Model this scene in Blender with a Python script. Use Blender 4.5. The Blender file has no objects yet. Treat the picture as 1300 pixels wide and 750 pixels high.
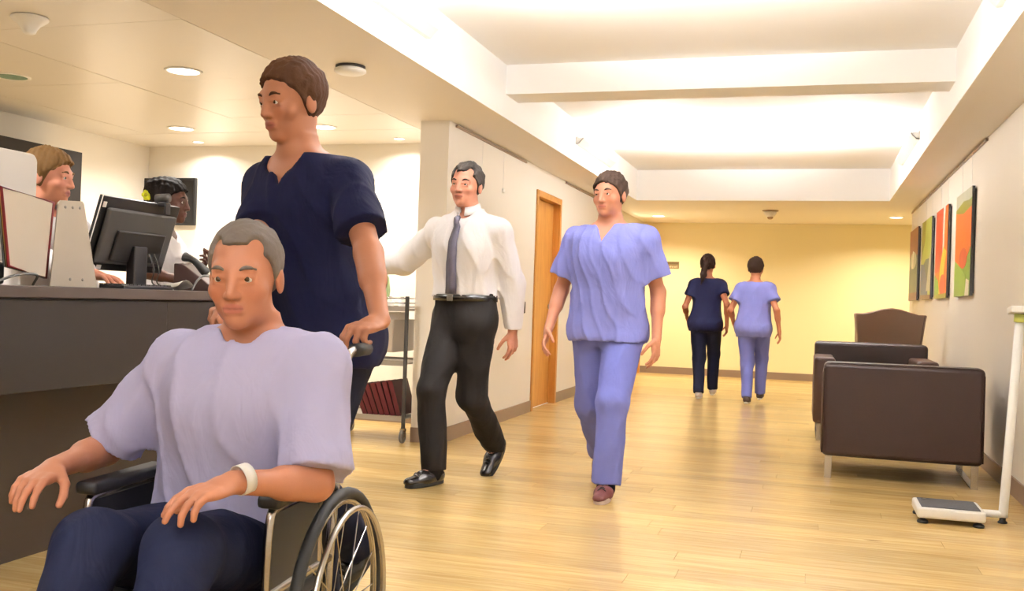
import bpy, bmesh, math, random
import numpy as np
from mathutils import Vector, Matrix
random.seed(7)
rng = np.random.default_rng(7)
S = bpy.context.scene
C = S.collection
PI = math.pi
TAU = 2 * PI

# ------------------------------------------------------------------ camera, world, exposure
YAW, PITCH, ROLL, FPX = .2938, .0051, -.0333, 1262.935
_cy, _sy = math.cos(YAW), math.sin(YAW)
_r = Vector((_cy, _sy, 0)); _f = Vector((-_sy, _cy, 0)); _u = Vector((0, 0, 1))
_f2 = _f * math.cos(PITCH) + _u * math.sin(PITCH)
_u2 = _u * math.cos(PITCH) - _f * math.sin(PITCH)
_r3 = _r * math.cos(ROLL) - _u2 * math.sin(ROLL)
_u3 = _u2 * math.cos(ROLL) + _r * math.sin(ROLL)
cam_d = bpy.data.cameras.new('camera')
cam_d.sensor_width = 36.0
cam_d.lens = FPX / 1300 * 36.0
cam_d.clip_start = .05
cam = bpy.data.objects.new('camera', cam_d)
C.objects.link(cam)
mw = Matrix((( _r3.x, _u3.x, -_f2.x, 0), (_r3.y, _u3.y, -_f2.y, 0), (_r3.z, _u3.z, -_f2.z, 1.07), (0, 0, 0, 1)))
cam.matrix_world = mw
S.camera = cam

S.view_settings.view_transform = 'Standard'
S.view_settings.look = 'None'
S.view_settings.gamma = 1.0
S.view_settings.use_curve_mapping = False
S.view_settings.exposure = 0.27
W = bpy.data.worlds.new('world'); S.world = W; W.use_nodes = True
W.node_tree.nodes['Background'].inputs['Color'].default_value = (1.0, .9, .78, 1)
W.node_tree.nodes['Background'].inputs['Strength'].default_value = .25

# light levels, all in one place (the lamps themselves are made by their builders)
P_COVE = 245.0          # each linear cove fitting, W
P_DOWN = 22.0          # each reception downlight
P_SPOT = 5.0           # each small wall-wash spot
P_END = 42.0           # each downlight at the corridor end
COL_COVE = (1.0, .985, .985)
COL_DOWN = (1.0, .95, .88)
COL_END = (1.0, .91, .70)

# ------------------------------------------------------------------ materials
def lin(h):
    h = h.lstrip('#'); v = [int(h[i:i + 2], 16) / 255 for i in (0, 2, 4)]
    return tuple((c / 12.92 if c <= .04045 else ((c + .055) / 1.055) ** 2.4) for c in v) + (1,)

def mat(name, col, rough=.5, metal=0.0, spec=.5, vary=None, bump=None, emit=None, coat=0.0, alpha=None, trans=0.0):
    """vary=(scale, amount[, stretch xyz]); bump=(scale, strength[, stretch])"""
    m = bpy.data.materials.new(name); m.use_nodes = True
    nt = m.node_tree; b = nt.nodes['Principled BSDF']
    c = lin(col) if isinstance(col, str) else tuple(col) + (1,)
    b.inputs['Base Color'].default_value = c
    b.inputs['Roughness'].default_value = rough
    b.inputs['Metallic'].default_value = metal
    b.inputs['Specular IOR Level'].default_value = spec
    b.inputs['Coat Weight'].default_value = coat
    b.inputs['Transmission Weight'].default_value = trans
    if emit:
        b.inputs['Emission Color'].default_value = lin(emit[0]) if isinstance(emit[0], str) else tuple(emit[0]) + (1,)
        b.inputs['Emission Strength'].default_value = emit[1]
    if vary or bump:
        tc = nt.nodes.new('ShaderNodeTexCoord')
    def noise(spec_):
        mp = nt.nodes.new('ShaderNodeMapping')
        nt.links.new(tc.outputs['Object'], mp.inputs['Vector'])
        if len(spec_) > 2: mp.inputs['Scale'].default_value = spec_[2]
        n = nt.nodes.new('ShaderNodeTexNoise'); n.inputs['Scale'].default_value = spec_[0]
        n.inputs['Detail'].default_value = 3
        nt.links.new(mp.outputs['Vector'], n.inputs['Vector'])
        return n
    if vary:
        n = noise(vary)
        mx = nt.nodes.new('ShaderNodeMix'); mx.data_type = 'RGBA'
        a = vary[1]
        mx.inputs['A'].default_value = tuple(max(0, x * (1 - a)) for x in c[:3]) + (1,)
        mx.inputs['B'].default_value = tuple(min(1, x * (1 + a)) for x in c[:3]) + (1,)
        nt.links.new(n.outputs['Fac'], mx.inputs['Factor'])
        nt.links.new(mx.outputs['Result'], b.inputs['Base Color'])
    if bump:
        n = noise(bump)
        bp = nt.nodes.new('ShaderNodeBump'); bp.inputs['Strength'].default_value = bump[1]; bp.inputs['Distance'].default_value = .01
        nt.links.new(n.outputs['Fac'], bp.inputs['Height']); nt.links.new(bp.outputs['Normal'], b.inputs['Normal'])
    return m

def wood_mat(name, col_a, col_b, rough=.35, grain=(1.0, 14.0, 14.0), rnd=.5, knots=False, spec=.5, coat=0.0):
    """grain runs along the axis with the small scale; every board takes its own tone"""
    m = bpy.data.materials.new(name); m.use_nodes = True
    nt = m.node_tree; b = nt.nodes['Principled BSDF']; L = nt.links.new
    tc = nt.nodes.new('ShaderNodeTexCoord'); oi = nt.nodes.new('ShaderNodeObjectInfo'); ge = nt.nodes.new('ShaderNodeNewGeometry')
    ad = nt.nodes.new('ShaderNodeMath'); ad.operation = 'ADD'
    L(oi.outputs['Random'], ad.inputs[0]); L(ge.outputs['Random Per Island'], ad.inputs[1])
    fr = nt.nodes.new('ShaderNodeMath'); fr.operation = 'FRACT'; L(ad.outputs[0], fr.inputs[0])
    of = nt.nodes.new('ShaderNodeVectorMath'); of.operation = 'ADD'
    sc = nt.nodes.new('ShaderNodeMath'); sc.operation = 'MULTIPLY'; sc.inputs[1].default_value = 37.0; L(fr.outputs[0], sc.inputs[0])
    L(tc.outputs['Object'], of.inputs[0]); L(sc.outputs[0], of.inputs[1])
    mp = nt.nodes.new('ShaderNodeMapping'); mp.inputs['Scale'].default_value = grain; L(of.outputs[0], mp.inputs['Vector'])
    n = nt.nodes.new('ShaderNodeTexNoise'); n.inputs['Scale'].default_value = 2.2; n.inputs['Detail'].default_value = 6; n.inputs['Roughness'].default_value = .62
    n.inputs['Distortion'].default_value = .6
    L(mp.outputs['Vector'], n.inputs['Vector'])
    rp = nt.nodes.new('ShaderNodeMapRange'); rp.inputs['From Min'].default_value = .3; rp.inputs['From Max'].default_value = .72; L(n.outputs['Fac'], rp.inputs['Value'])
    mx = nt.nodes.new('ShaderNodeMix'); mx.data_type = 'RGBA'
    mx.inputs['A'].default_value = lin(col_b); mx.inputs['B'].default_value = lin(col_a)
    L(rp.outputs['Result'], mx.inputs['Factor'])
    hv = nt.nodes.new('ShaderNodeHueSaturation')
    vr = nt.nodes.new('ShaderNodeMapRange'); vr.inputs['To Min'].default_value = 1 - .28 * rnd; vr.inputs['To Max'].default_value = 1 + .18 * rnd
    L(fr.outputs[0], vr.inputs['Value']); L(vr.outputs['Result'], hv.inputs['Value'])
    L(mx.outputs['Result'], hv.inputs['Color'])
    out = hv.outputs['Color']
    if knots:
        mp2 = nt.nodes.new('ShaderNodeMapping'); mp2.inputs['Scale'].default_value = (1.3, 5.0, 1.0); L(of.outputs[0], mp2.inputs['Vector'])
        v = nt.nodes.new('ShaderNodeTexVoronoi'); v.inputs['Scale'].default_value = 1.1; L(mp2.outputs['Vector'], v.inputs['Vector'])
        kr = nt.nodes.new('ShaderNodeMapRange'); kr.inputs['From Min'].default_value = .02; kr.inputs['From Max'].default_value = .075
        kr.inputs['To Min'].default_value = .75; kr.inputs['To Max'].default_value = 0.0
        L(v.outputs['Distance'], kr.inputs['Value'])
        m2 = nt.nodes.new('ShaderNodeMix'); m2.data_type = 'RGBA'; m2.inputs['B'].default_value = lin('#6b4522')
        L(kr.outputs['Result'], m2.inputs['Factor']); L(out, m2.inputs['A']); out = m2.outputs['Result']
    L(out, b.inputs['Base Color'])
    b.inputs['Roughness'].default_value = rough; b.inputs['Specular IOR Level'].default_value = spec
    b.inputs['Coat Weight'].default_value = coat; b.inputs['Coat Roughness'].default_value = .2
    bp = nt.nodes.new('ShaderNodeBump'); bp.inputs['Strength'].default_value = .06; bp.inputs['Distance'].default_value = .004
    L(n.outputs['Fac'], bp.inputs['Height']); L(bp.outputs['Normal'], b.inputs['Normal'])
    return m

M = {}
M['wall'] = mat('cream_wall_paint', '#efe9de', .6, vary=(1.5, .02), bump=(220, .03))
M['wall_yellow'] = mat('pale_yellow_wall', '#f1e4b6', .6, vary=(1.2, .03), bump=(220, .03))  # one even yellow tone for the end and passage walls
M['white'] = mat('white_ceiling_paint', '#faf8f5', .7, vary=(2, .01))
M['panel'] = mat('ceiling_panel', '#e9e3d9', .32, vary=(1.5, .015))
M['skirting'] = mat('taupe_skirting', '#8d7765', .45, vary=(4, .05))
M['plank'] = wood_mat('oak_plank', '#dcc186', '#be9a5c', .27, (1.0, 16.0, 10.0), .62, True, .5)
M['subfloor'] = mat('subfloor', '#6a4c2c', .8, vary=(6, .1))
M['door_wood'] = wood_mat('door_oak', '#d39a4e', '#b97a33', .38, (14.0, 14.0, 1.2), .2)
M['chrome'] = mat('brushed_chrome', '#b9b5b0', .25, 1.0, bump=(60, .02))
M['steel'] = mat('satin_steel', '#9a9690', .38, 1.0, bump=(80, .02))
M['black'] = mat('black_plastic', '#1b1a1b', .4, vary=(30, .1))
M['blackgloss'] = mat('black_gloss', '#0d0d10', .12, vary=(10, .1))
M['darkgrey'] = mat('dark_grey_plastic', '#3a3836', .5, vary=(20, .08))
M['whitep'] = mat('white_plastic', '#f1efea', .35, vary=(8, .02))
M['counter'] = mat('taupe_counter_panel', '#251e1a', .5, spec=.3, vary=(2, .05), bump=(160, .02))
M['counter_top'] = mat('grey_counter_top', '#4c413c', .45, spec=.3, vary=(9, .05))
M['counter_dark'] = mat('dark_counter_base', '#2c211a', .5, vary=(3, .06))
M['leather'] = mat('dark_brown_leather', '#2a1915', .42, spec=.35, vary=(7, .12), bump=(140, .12))
M['leather_side'] = mat('brown_leather', '#432c22', .42, spec=.35, vary=(7, .12), bump=(140, .12))
M['tan'] = mat('tan_leather', '#705541', .42, vary=(6, .1), bump=(120, .1))
M['rubber'] = mat('grey_rubber', '#6f6e6c', .6, vary=(20, .06))
M['blackrubber'] = mat('black_rubber', '#161616', .65, vary=(20, .1))

# ------------------------------------------------------------------ object helpers
def link(o, parent=None):
    C.objects.link(o)
    if parent is not None: o.parent = parent
    return o

def tag(o, label=None, cat=None, group=None, kind=None):
    if label: o['label'] = label
    if cat: o['category'] = cat
    if group: o['group'] = group
    if kind: o['kind'] = kind
    return o

def thing(name, label, cat, loc=(0, 0, 0), rz=0.0, group=None, kind=None):
    o = bpy.data.objects.new(name, None); o.empty_display_size = .1
    o.location = loc; o.rotation_euler = (0, 0, rz)
    link(o)
    return tag(o, label, cat, group, kind)

def mesh_obj(name, bm, m, parent=None, smooth=False, bevel=0.0, loc=None, rot=None, seg=2, auto=False):
    me = bpy.data.meshes.new(name)
    bmesh.ops.recalc_face_normals(bm, faces=bm.faces)
    bm.to_mesh(me); bm.free()
    me.materials.append(m)
    if smooth: me.polygons.foreach_set('use_smooth', [True] * len(me.polygons))
    o = bpy.data.objects.new(name, me)
    if loc is not None: o.location = loc
    if rot is not None: o.rotation_euler = rot
    link(o, parent)
    if bevel:
        bv = o.modifiers.new('bevel', 'BEVEL'); bv.width = bevel; bv.segments = seg; bv.limit_method = 'ANGLE'; bv.angle_limit = math.radians(40)
        me.polygons.foreach_set('use_smooth', [True] * len(me.polygons))
        wn = o.modifiers.new('wn', 'WEIGHTED_NORMAL'); wn.keep_sharp = True
    return o

def box(bm, lo, hi, mtx=None):
    x0, y0, z0 = lo; x1, y1, z1 = hi
    co = [(x0, y0, z0), (x1, y0, z0), (x1, y1, z0), (x0, y1, z0), (x0, y0, z1), (x1, y0, z1), (x1, y1, z1), (x0, y1, z1)]
    vs = [bm.verts.new(mtx @ Vector(c) if mtx else c) for c in co]
    for f in ((0, 3, 2, 1), (4, 5, 6, 7), (0, 1, 5, 4), (1, 2, 6, 5), (2, 3, 7, 6), (3, 0, 4, 7)):
        bm.faces.new([vs[i] for i in f])
    return vs

def bx(name, lo, hi, m, parent=None, bevel=0.0, mtx=None, **k):
    bm = bmesh.new(); box(bm, lo, hi, mtx)
    return mesh_obj(name, bm, m, parent, bevel=bevel, **k)

def prism(bm, pts, n0, n1, f):
    """closed outline pts (2-D) extruded from n0 to n1; f(u, v, n) -> xyz"""
    a = [bm.verts.new(f(u, v, n0)) for u, v in pts]; b = [bm.verts.new(f(u, v, n1)) for u, v in pts]
    k = len(pts)
    bm.faces.new(a); bm.faces.new(b[::-1])
    for i in range(k):
        bm.faces.new([a[i], b[i], b[(i + 1) % k], a[(i + 1) % k]])

def tube(bm, pts, r, n=10, closed=False, caps=True):
    """round tube along points, radius r (number or list)"""
    P = [Vector(p) for p in pts]; k = len(P)
    rs = r if isinstance(r, (list, tuple)) else [r] * k
    rings = []; up = None
    for i in range(k):
        if closed: t = (P[(i + 1) % k] - P[i - 1])
        else: t = P[min(i + 1, k - 1)] - P[max(i - 1, 0)]
        t.normalize()
        if up is None:
            up = Vector((0, 0, 1)) if abs(t.z) < .9 else Vector((1, 0, 0))
        s = t.cross(up); s.normalize(); up = s.cross(t)
        rings.append([bm.verts.new(P[i] + (s * math.cos(TAU * j / n) + up * math.sin(TAU * j / n)) * rs[i]) for j in range(n)])
    for i in range(k if closed else k - 1):
        a, b = rings[i], rings[(i + 1) % k]
        for j in range(n):
            bm.faces.new([a[j], a[(j + 1) % n], b[(j + 1) % n], b[j]])
    if caps and not closed:
        bm.faces.new(rings[0][::-1]); bm.faces.new(rings[-1])

def lathe(bm, prof, n=24, axis='z', c=(0, 0, 0)):
    """prof: (radius, height) pairs"""
    cx, cy_, cz = c; rings = []
    for r, h in prof:
        ring = []
        for j in range(n):
            a = TAU * j / n; u, v = r * math.cos(a), r * math.sin(a)
            p = {'z': (cx + u, cy_ + v, cz + h), 'x': (cx + h, cy_ + u, cz + v), 'y': (cx + u, cy_ + h, cz + v)}[axis]
            ring.append(bm.verts.new(p))
        rings.append(ring)
    for a, b in zip(rings, rings[1:]):
        for j in range(n): bm.faces.new([a[j], a[(j + 1) % n], b[(j + 1) % n], b[j]])
    bm.faces.new(rings[0][::-1]); bm.faces.new(rings[-1])

def smooth_path(pts, per=6):
    """Catmull-Rom through the points"""
    P = [Vector(p) for p in pts]; out = []
    Q = [P[0] * 2 - P[1]] + P + [P[-1] * 2 - P[-2]]
    for i in range(1, len(Q) - 2):
        for k in range(per):
            t = k / per; a, b, c, d = Q[i - 1], Q[i], Q[i + 1], Q[i + 2]
            out.append(.5 * ((2 * b) + (c - a) * t + (2 * a - 5 * b + 4 * c - d) * t * t + (3 * b - a - 3 * c + d) * t ** 3))
    out.append(P[-1])
    return out

def area(name, loc, size, power, col, direction=(0, 0, -1), spread=math.radians(180), parent=None):
    d = bpy.data.lights.new(name, 'AREA'); d.energy = power; d.color = col
    if isinstance(size, tuple): d.shape = 'RECTANGLE'; d.size, d.size_y = size
    else: d.shape = 'DISK'; d.size = size
    d.spread = spread
    o = bpy.data.objects.new(name, d); o.location = loc
    o.rotation_euler = Vector(direction).to_track_quat('-Z', 'Y').to_euler()
    link(o, parent); return o
# ------------------------------------------------------------------ people: one implicit body surface, clothes as surfaces over it
V = lambda *a: np.array(a, float)
def nrm(v): v = np.asarray(v, float); return v / (np.linalg.norm(v) + 1e-12)
def rotm(axis, ang):
    return np.array(Matrix.Rotation(ang, 3, Vector(axis)))

class Field:
    """smooth union of rounded cones, ellipsoids and lofted trunks"""
    def __init__(s): s.ops = []
    def cap(s, a, b, ra, rb, k=.015, flata=False, flatb=False, sub=False, flat=None):
        a = np.asarray(a, float); b = np.asarray(b, float); r = max(ra, rb) + .05
        s.ops.append(('cap', np.minimum(a, b) - r, np.maximum(a, b) + r, k, sub, (a, b, ra, rb, flata, flatb, flat))); return s
    def ell(s, c, r, R=None, k=.015, sub=False):
        c = np.asarray(c, float); R = np.eye(3) if R is None else R
        e = np.sqrt(((R * np.asarray(r)) ** 2).sum(1)) + .05
        s.ops.append(('ell', c - e, c + e, k, sub, (c, np.asarray(r, float), R))); return s
    def fn(s, f, lo, hi, k=.01, sub=False, inter=False):
        s.ops.append(('fn', np.asarray(lo, float), np.asarray(hi, float), k, 'inter' if inter else sub, f)); return s
    def trunk(s, tr, grow=0.0, zlo=None, zhi=None, k=.02, hem=0.0):
        s.ops.append(('trunk', tr.lo - .12, tr.hi + .12, k, False, (tr, grow, zlo, zhi, hem))); return s
    def bounds(s, m=.02):
        ops = [o for o in s.ops if o[4] is False]
        return np.min([o[1] for o in ops], 0) + .05 - m, np.max([o[2] for o in ops], 0) - .05 + m
    def eval(s, lo, h, shape, noise=None):
        ax = [lo[i] + h * np.arange(shape[i]) for i in range(3)]
        D = np.full(shape, .25, np.float32)
        for kind, blo, bhi, k, sub, a in s.ops:
            i0 = [int(np.clip(np.searchsorted(ax[i], blo[i]), 0, shape[i])) for i in range(3)]
            i1 = [int(np.clip(np.searchsorted(ax[i], bhi[i]), 0, shape[i])) for i in range(3)]
            if any(i1[i] <= i0[i] for i in range(3)): continue
            sl = tuple(slice(i0[i], i1[i]) for i in range(3))
            X = ax[0][sl[0]][:, None, None].astype(np.float32); Y = ax[1][sl[1]][None, :, None].astype(np.float32); Z = ax[2][sl[2]][None, None, :].astype(np.float32)
            if kind == 'cap':
                p, q, ra, rb, fa, fb, flat = a; ba = q - p; L2 = ba @ ba + 1e-12
                px, py, pz = X - p[0], Y - p[1], Z - p[2]
                t0 = (px * ba[0] + py * ba[1] + pz * ba[2]) / L2
                t = np.clip(t0, 0, 1)
                dx, dy, dz = px - t * ba[0], py - t * ba[1], pz - t * ba[2]
                if flat is not None:      # (direction, factor): squashed across that direction
                    n, fct = flat; w = dx * n[0] + dy * n[1] + dz * n[2]
                    g = w * (1 / fct - 1)
                    dx, dy, dz = dx + g * n[0], dy + g * n[1], dz + g * n[2]
                d = np.sqrt(dx * dx + dy * dy + dz * dz) - (ra + (rb - ra) * t)
                L = math.sqrt(L2)
                if fb: d = np.maximum(d, (t0 - 1) * L)
                if fa: d = np.maximum(d, -t0 * L)
            elif kind == 'ell':
                c, r, R = a; px, py, pz = X - c[0], Y - c[1], Z - c[2]
                q = [(px * R[0, i] + py * R[1, i] + pz * R[2, i]) for i in range(3)]
                k0 = np.sqrt(sum((q[i] / r[i]) ** 2 for i in range(3)))
                k1 = np.sqrt(sum((q[i] / r[i] ** 2) ** 2 for i in range(3))) + 1e-6
                d = k0 * (k0 - 1) / k1
                d = np.where(k0 < .3, -min(r) * .7, d)
            elif kind == 'trunk':
                d = a[0].dist(X, Y, Z, *a[1:])
            else:
                d = a(X, Y, Z)
            d = np.broadcast_to(d, D[sl].shape)
            if sub == 'inter': D[sl] = np.maximum(D[sl], d)
            elif sub:
                d = -d; hh = np.clip(k - np.abs(D[sl] - d), 0, None)
                D[sl] = np.maximum(D[sl], d) + hh * hh / (4 * k)
            else:
                hh = np.clip(k - np.abs(D[sl] - d), 0, None)
                D[sl] = np.minimum(D[sl], d) - hh * hh / (4 * k)
        if noise is not None:
            X = ax[0][:, None, None]; Y = ax[1][None, :, None]; Z = ax[2][None, None, :]
            m = np.abs(D) < .045
            ii = np.nonzero(m)
            D[ii] += noise(ax[0][ii[0]], ax[1][ii[1]], ax[2][ii[2]]).astype(np.float32)
        return D

def nets(D, lo, h, keep=None):
    """surface nets: vertices and quads of the zero level"""
    s = D < 0
    n = np.array(D.shape) - 1
    cnt = np.zeros(n, np.int8)
    cs = [(i, j, k) for i in (0, 1) for j in (0, 1) for k in (0, 1)]
    for i, j, k in cs: cnt += s[i:n[0] + i, j:n[1] + j, k:n[2] + k]
    act = (cnt > 0) & (cnt < 8)
    if keep is not None:
        a = np.argwhere(act); ok = keep(lo + h * (a + .5)); bad = a[~ok]; act[bad[:, 0], bad[:, 1], bad[:, 2]] = False
    A = np.argwhere(act); idx = np.full(n, -1, np.int32); idx[act] = np.arange(len(A))
    acc = np.zeros((len(A), 3)); num = np.zeros(len(A))
    vals = {c: D[A[:, 0] + c[0], A[:, 1] + c[1], A[:, 2] + c[2]].astype(float) for c in cs}
    for c in cs:
        for ax in range(3):
            if c[ax] == 0:
                e = list(c); e[ax] = 1; va, vb = vals[c], vals[tuple(e)]
                cr = (va < 0) != (vb < 0); t = np.where(cr, va / (va - vb + 1e-20), 0)
                for q in range(3):
                    acc[:, q] += np.where(cr, c[q] + (t if q == ax else 0), 0)
                num += cr
    P = lo + h * (A + acc / np.maximum(num, 1)[:, None])
    F = []
    for ax in range(3):
        u, v = (ax + 1) % 3, (ax + 2) % 3
        sa = [slice(None)] * 3; sb = [slice(None)] * 3
        sa[ax] = slice(0, -1); sb[ax] = slice(1, None)
        cr = s[tuple(sa)] != s[tuple(sb)]
        E = np.argwhere(cr); E = E[(E[:, u] > 0) & (E[:, v] > 0) & (E[:, u] < n[u]) & (E[:, v] < n[v])]
        def at(du, dv):
            Q = E.copy(); Q[:, u] -= du; Q[:, v] -= dv
            return idx[Q[:, 0], Q[:, 1], Q[:, 2]]
        q = np.stack([at(1, 1), at(0, 1), at(0, 0), at(1, 0)], 1)
        ins = s[E[:, 0], E[:, 1], E[:, 2]]
        q[~ins] = q[~ins][:, ::-1]
        F.append(q[(q >= 0).all(1)])
    return P, np.concatenate(F)

def np_mesh(name, P, F, m, parent=None, cols=None):
    me = bpy.data.meshes.new(name)
    me.vertices.add(len(P)); me.vertices.foreach_set('co', np.ascontiguousarray(P, np.float32).ravel())
    me.loops.add(len(F) * 4); me.loops.foreach_set('vertex_index', np.ascontiguousarray(F, np.int32).ravel())
    me.polygons.add(len(F)); me.polygons.foreach_set('loop_start', np.arange(0, len(F) * 4, 4, dtype=np.int32))
    me.update(calc_edges=True); me.validate()
    me.polygons.foreach_set('use_smooth', [True] * len(me.polygons))
    if cols is not None:
        at = me.color_attributes.new('tone', 'FLOAT_COLOR', 'POINT'); at.data.foreach_set('color', np.ascontiguousarray(cols, np.float32).ravel())
    me.materials.append(m)
    o = bpy.data.objects.new(name, me); link(o, parent)
    return o

def field_mesh(name, f, h, m, parent=None, noise=None, fine=(), tone=None):
    """fine: list of (lo, hi, h) boxes meshed more finely"""
    lo, hi = f.bounds(.03 if noise is None else .04)
    Ps, Fs, n0 = [], [], 0
    regions = [(lo, hi, h, None)] + [(np.asarray(a), np.asarray(b), hh, 1) for a, b, hh in fine]
    for i, (a, b, hh, isf) in enumerate(regions):
        shp = tuple(int(math.ceil((b[q] - a[q]) / hh)) + 2 for q in range(3))
        D = f.eval(a, hh, shp, noise)
        keep = None
        if isf is None and fine:
            def keep(P):
                ok = np.ones(len(P), bool)
                for fa, fb, _ in fine: ok &= ~((P > np.asarray(fa) + 1.6 * h) & (P < np.asarray(fb) - 1.6 * h)).all(1)
                return ok
        P, F = nets(D, a, hh, keep)
        Ps.append(P); Fs.append(F + n0); n0 += len(P)
    P = np.concatenate(Ps); F = np.concatenate(Fs)
    return np_mesh(name, P, F, m, parent, tone(P) if tone else None)

class Trunk:
    """lofted torso: half widths and depths by height over the hip joints, with lean and twist"""
    def __init__(s, pel, rows, top_off, twist=0.0, hip_turn=0.0, curve=.02):
        s.p = np.asarray(pel, float)
        R = np.array(rows, float); z = R[:, 0]
        zz = np.linspace(z[0], z[-1], 160)
        def cub(c):
            o = np.empty_like(zz); m = np.gradient(c, z)
            for i, q in enumerate(zz):
                j = min(max(np.searchsorted(z, q) - 1, 0), len(z) - 2); dz = z[j + 1] - z[j]; t = (q - z[j]) / dz
                o[i] = (2*t**3-3*t*t+1)*c[j] + (t**3-2*t*t+t)*dz*m[j] + (-2*t**3+3*t*t)*c[j+1] + (t**3-t*t)*dz*m[j+1]
            return o
        s.z = zz; s.w = cub(R[:, 1]); s.d = cub(R[:, 2]); s.f = cub(R[:, 3])
        u = np.clip(zz / z[-1], 0, 1)
        s.ox = top_off[0] * u ** 1.1; s.oy = top_off[1] * u ** 1.25
        s.tw = hip_turn + (twist - hip_turn) * np.clip(u * 1.15, 0, 1)
        m = .32
        s.lo = s.p + V(min(0, top_off[0]) - m, min(0, top_off[1]) - m, z[0] - .05); s.hi = s.p + V(max(0, top_off[0]) + m, max(0, top_off[1]) + m, z[-1] + .05)
    def dist(s, X, Y, Z, grow, zlo, zhi, hem):
        z = Z - s.p[2]; zc = np.clip(z, s.z[0], s.z[-1]).ravel()
        I = lambda a: np.interp(zc, s.z, a).astype(np.float32)[None, None, :]
        w, d, f, ox, oy, tw = I(s.w) + grow, I(s.d) + grow, I(s.f), I(s.ox), I(s.oy), I(s.tw)
        if hem:
            hz = np.clip((.22 - zc) / .24, 0, 1.15)[None, None, :].astype(np.float32); w = w + hem * hz; d = d + hem * hz
        x = X - s.p[0] - ox; y = Y - s.p[1] - oy
        c, sn = np.cos(tw), np.sin(tw)
        xl = x * c + y * sn; yl = -x * sn + y * c - f
        e = 2.35
        k0 = (np.abs(xl / w) ** e + np.abs(yl / d) ** e) ** (1 / e)
        r = (k0 - 1) * np.minimum(w, d) * np.where(k0 > 1, 1.0, .9)
        lo = s.z[0] if zlo is None else zlo; hi = s.z[-1] if zhi is None else zhi
        return np.maximum(r, np.maximum(lo - z, z - hi)).astype(np.float32)
    def pt(s, x, y, z):
        I = lambda a: float(np.interp(z, s.z, a))
        t = I(s.tw); c, sn = math.cos(t), math.sin(t)
        return s.p + V(x * c - y * sn + I(s.ox), x * sn + y * c + I(s.oy), z)
    def ax(s, z):
        t = float(np.interp(z, s.z, s.tw)); return V(math.cos(t), math.sin(t), 0), V(-math.sin(t), math.cos(t), 0)

def ik(a, b, l1, l2, hint):
    """middle joint of a two-bone chain from a to b, bending towards hint"""
    d = b - a; L = np.linalg.norm(d)
    if L > (l1 + l2) * .998: b = a + d * ((l1 + l2) * .998 / L); d = b - a; L = np.linalg.norm(d)
    x = (l1 * l1 - l2 * l2 + L * L) / (2 * L); hgt = math.sqrt(max(l1 * l1 - x * x, 0)); u = d / L
    n = np.asarray(hint, float) - u * (u @ np.asarray(hint, float)); n = nrm(n)
    return a + u * x + n * hgt, b

def skin_mat(name, col):
    m = mat(name, col, .48, spec=.4, bump=(260, .03)); nt = m.node_tree
    at = nt.nodes.new('ShaderNodeVertexColor'); at.layer_name = 'tone'
    nt.links.new(at.outputs['Color'], nt.nodes['Principled BSDF'].inputs['Base Color'])
    return m
def cloth(name, col, rough=.8, sc=9, amt=.08, fold=.45):
    m = mat(name, col, rough, spec=.12, vary=(sc, amt), bump=(11, fold, (1.0, 1.0, .45)))
    m.node_tree.nodes['Principled BSDF'].inputs['Sheen Weight'].default_value = .0
    b = [n for n in m.node_tree.nodes if n.type == 'BUMP'][0]; b.inputs['Distance'].default_value = .016
    t = [n for n in m.node_tree.nodes if n.type == 'TEX_NOISE'][-1]; t.inputs['Distortion'].default_value = 1.2
    return m
SKIN = skin_mat('skin', '#d9a07c')
EYEW = mat('eye_white', '#e9e4dc', .2)
IRIS = mat('eye_iris', '#3b2a1d', .15)

def folds(amp, seed, fx=14.0, drop=1.0):
    """soft cloth folds: bent sine ridges"""
    g = np.random.default_rng(seed); K = g.normal(size=(5, 3)) * V(fx, fx, fx * .55); ph = g.uniform(0, TAU, (5, 2))
    def f(x, y, z):
        o = 0
        for i in range(5):
            a = K[i, 0] * x + K[i, 1] * y + K[i, 2] * z + ph[i, 0]
            wv = .5 * np.sin(7 * (x * K[i, 1] - z * K[i, 0]) / fx + ph[i, 1])
            o = o + (1 - np.abs(np.sin(.5 * (a + wv) * (1.2 + .25 * i)))) ** 2 * amp / (1 + .35 * i)
        return amp * .9 - o
    return f
def fuzz(amp, fr, seed):
    g = np.random.default_rng(seed); K = g.normal(size=(6, 3)) * fr; ph = g.uniform(0, TAU, 6)
    return lambda x, y, z: sum(np.sin(K[i, 0] * x + K[i, 1] * y + K[i, 2] * z + ph[i]) for i in range(6)) * amp / 3

MALE = [(-.11, .125, .095, -.01), (-.06, .165, .115, -.01), (0, .176, .122, -.012), (.08, .165, .112, -.004), (.16, .150, .105, .004), (.24, .152, .110, .008), (.32, .165, .120, .012), (.40, .180, .126, .010), (.46, .186, .118, .0), (.525, .172, .098, -.012), (.565, .126, .078, -.02), (.595, .072, .064, -.022), (.625, .058, .058, -.014)]
FEM = [(-.11, .125, .095, -.01), (-.06, .165, .118, -.012), (0, .178, .124, -.014), (.08, .158, .108, -.004), (.16, .132, .094, .004), (.23, .130, .096, .008), (.30, .143, .110, .014), (.38, .156, .122, .016), (.44, .160, .108, .0), (.505, .150, .088, -.012), (.54, .11, .07, -.018), (.57, .06, .056, -.02), (.60, .052, .052, -.012)]

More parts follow.
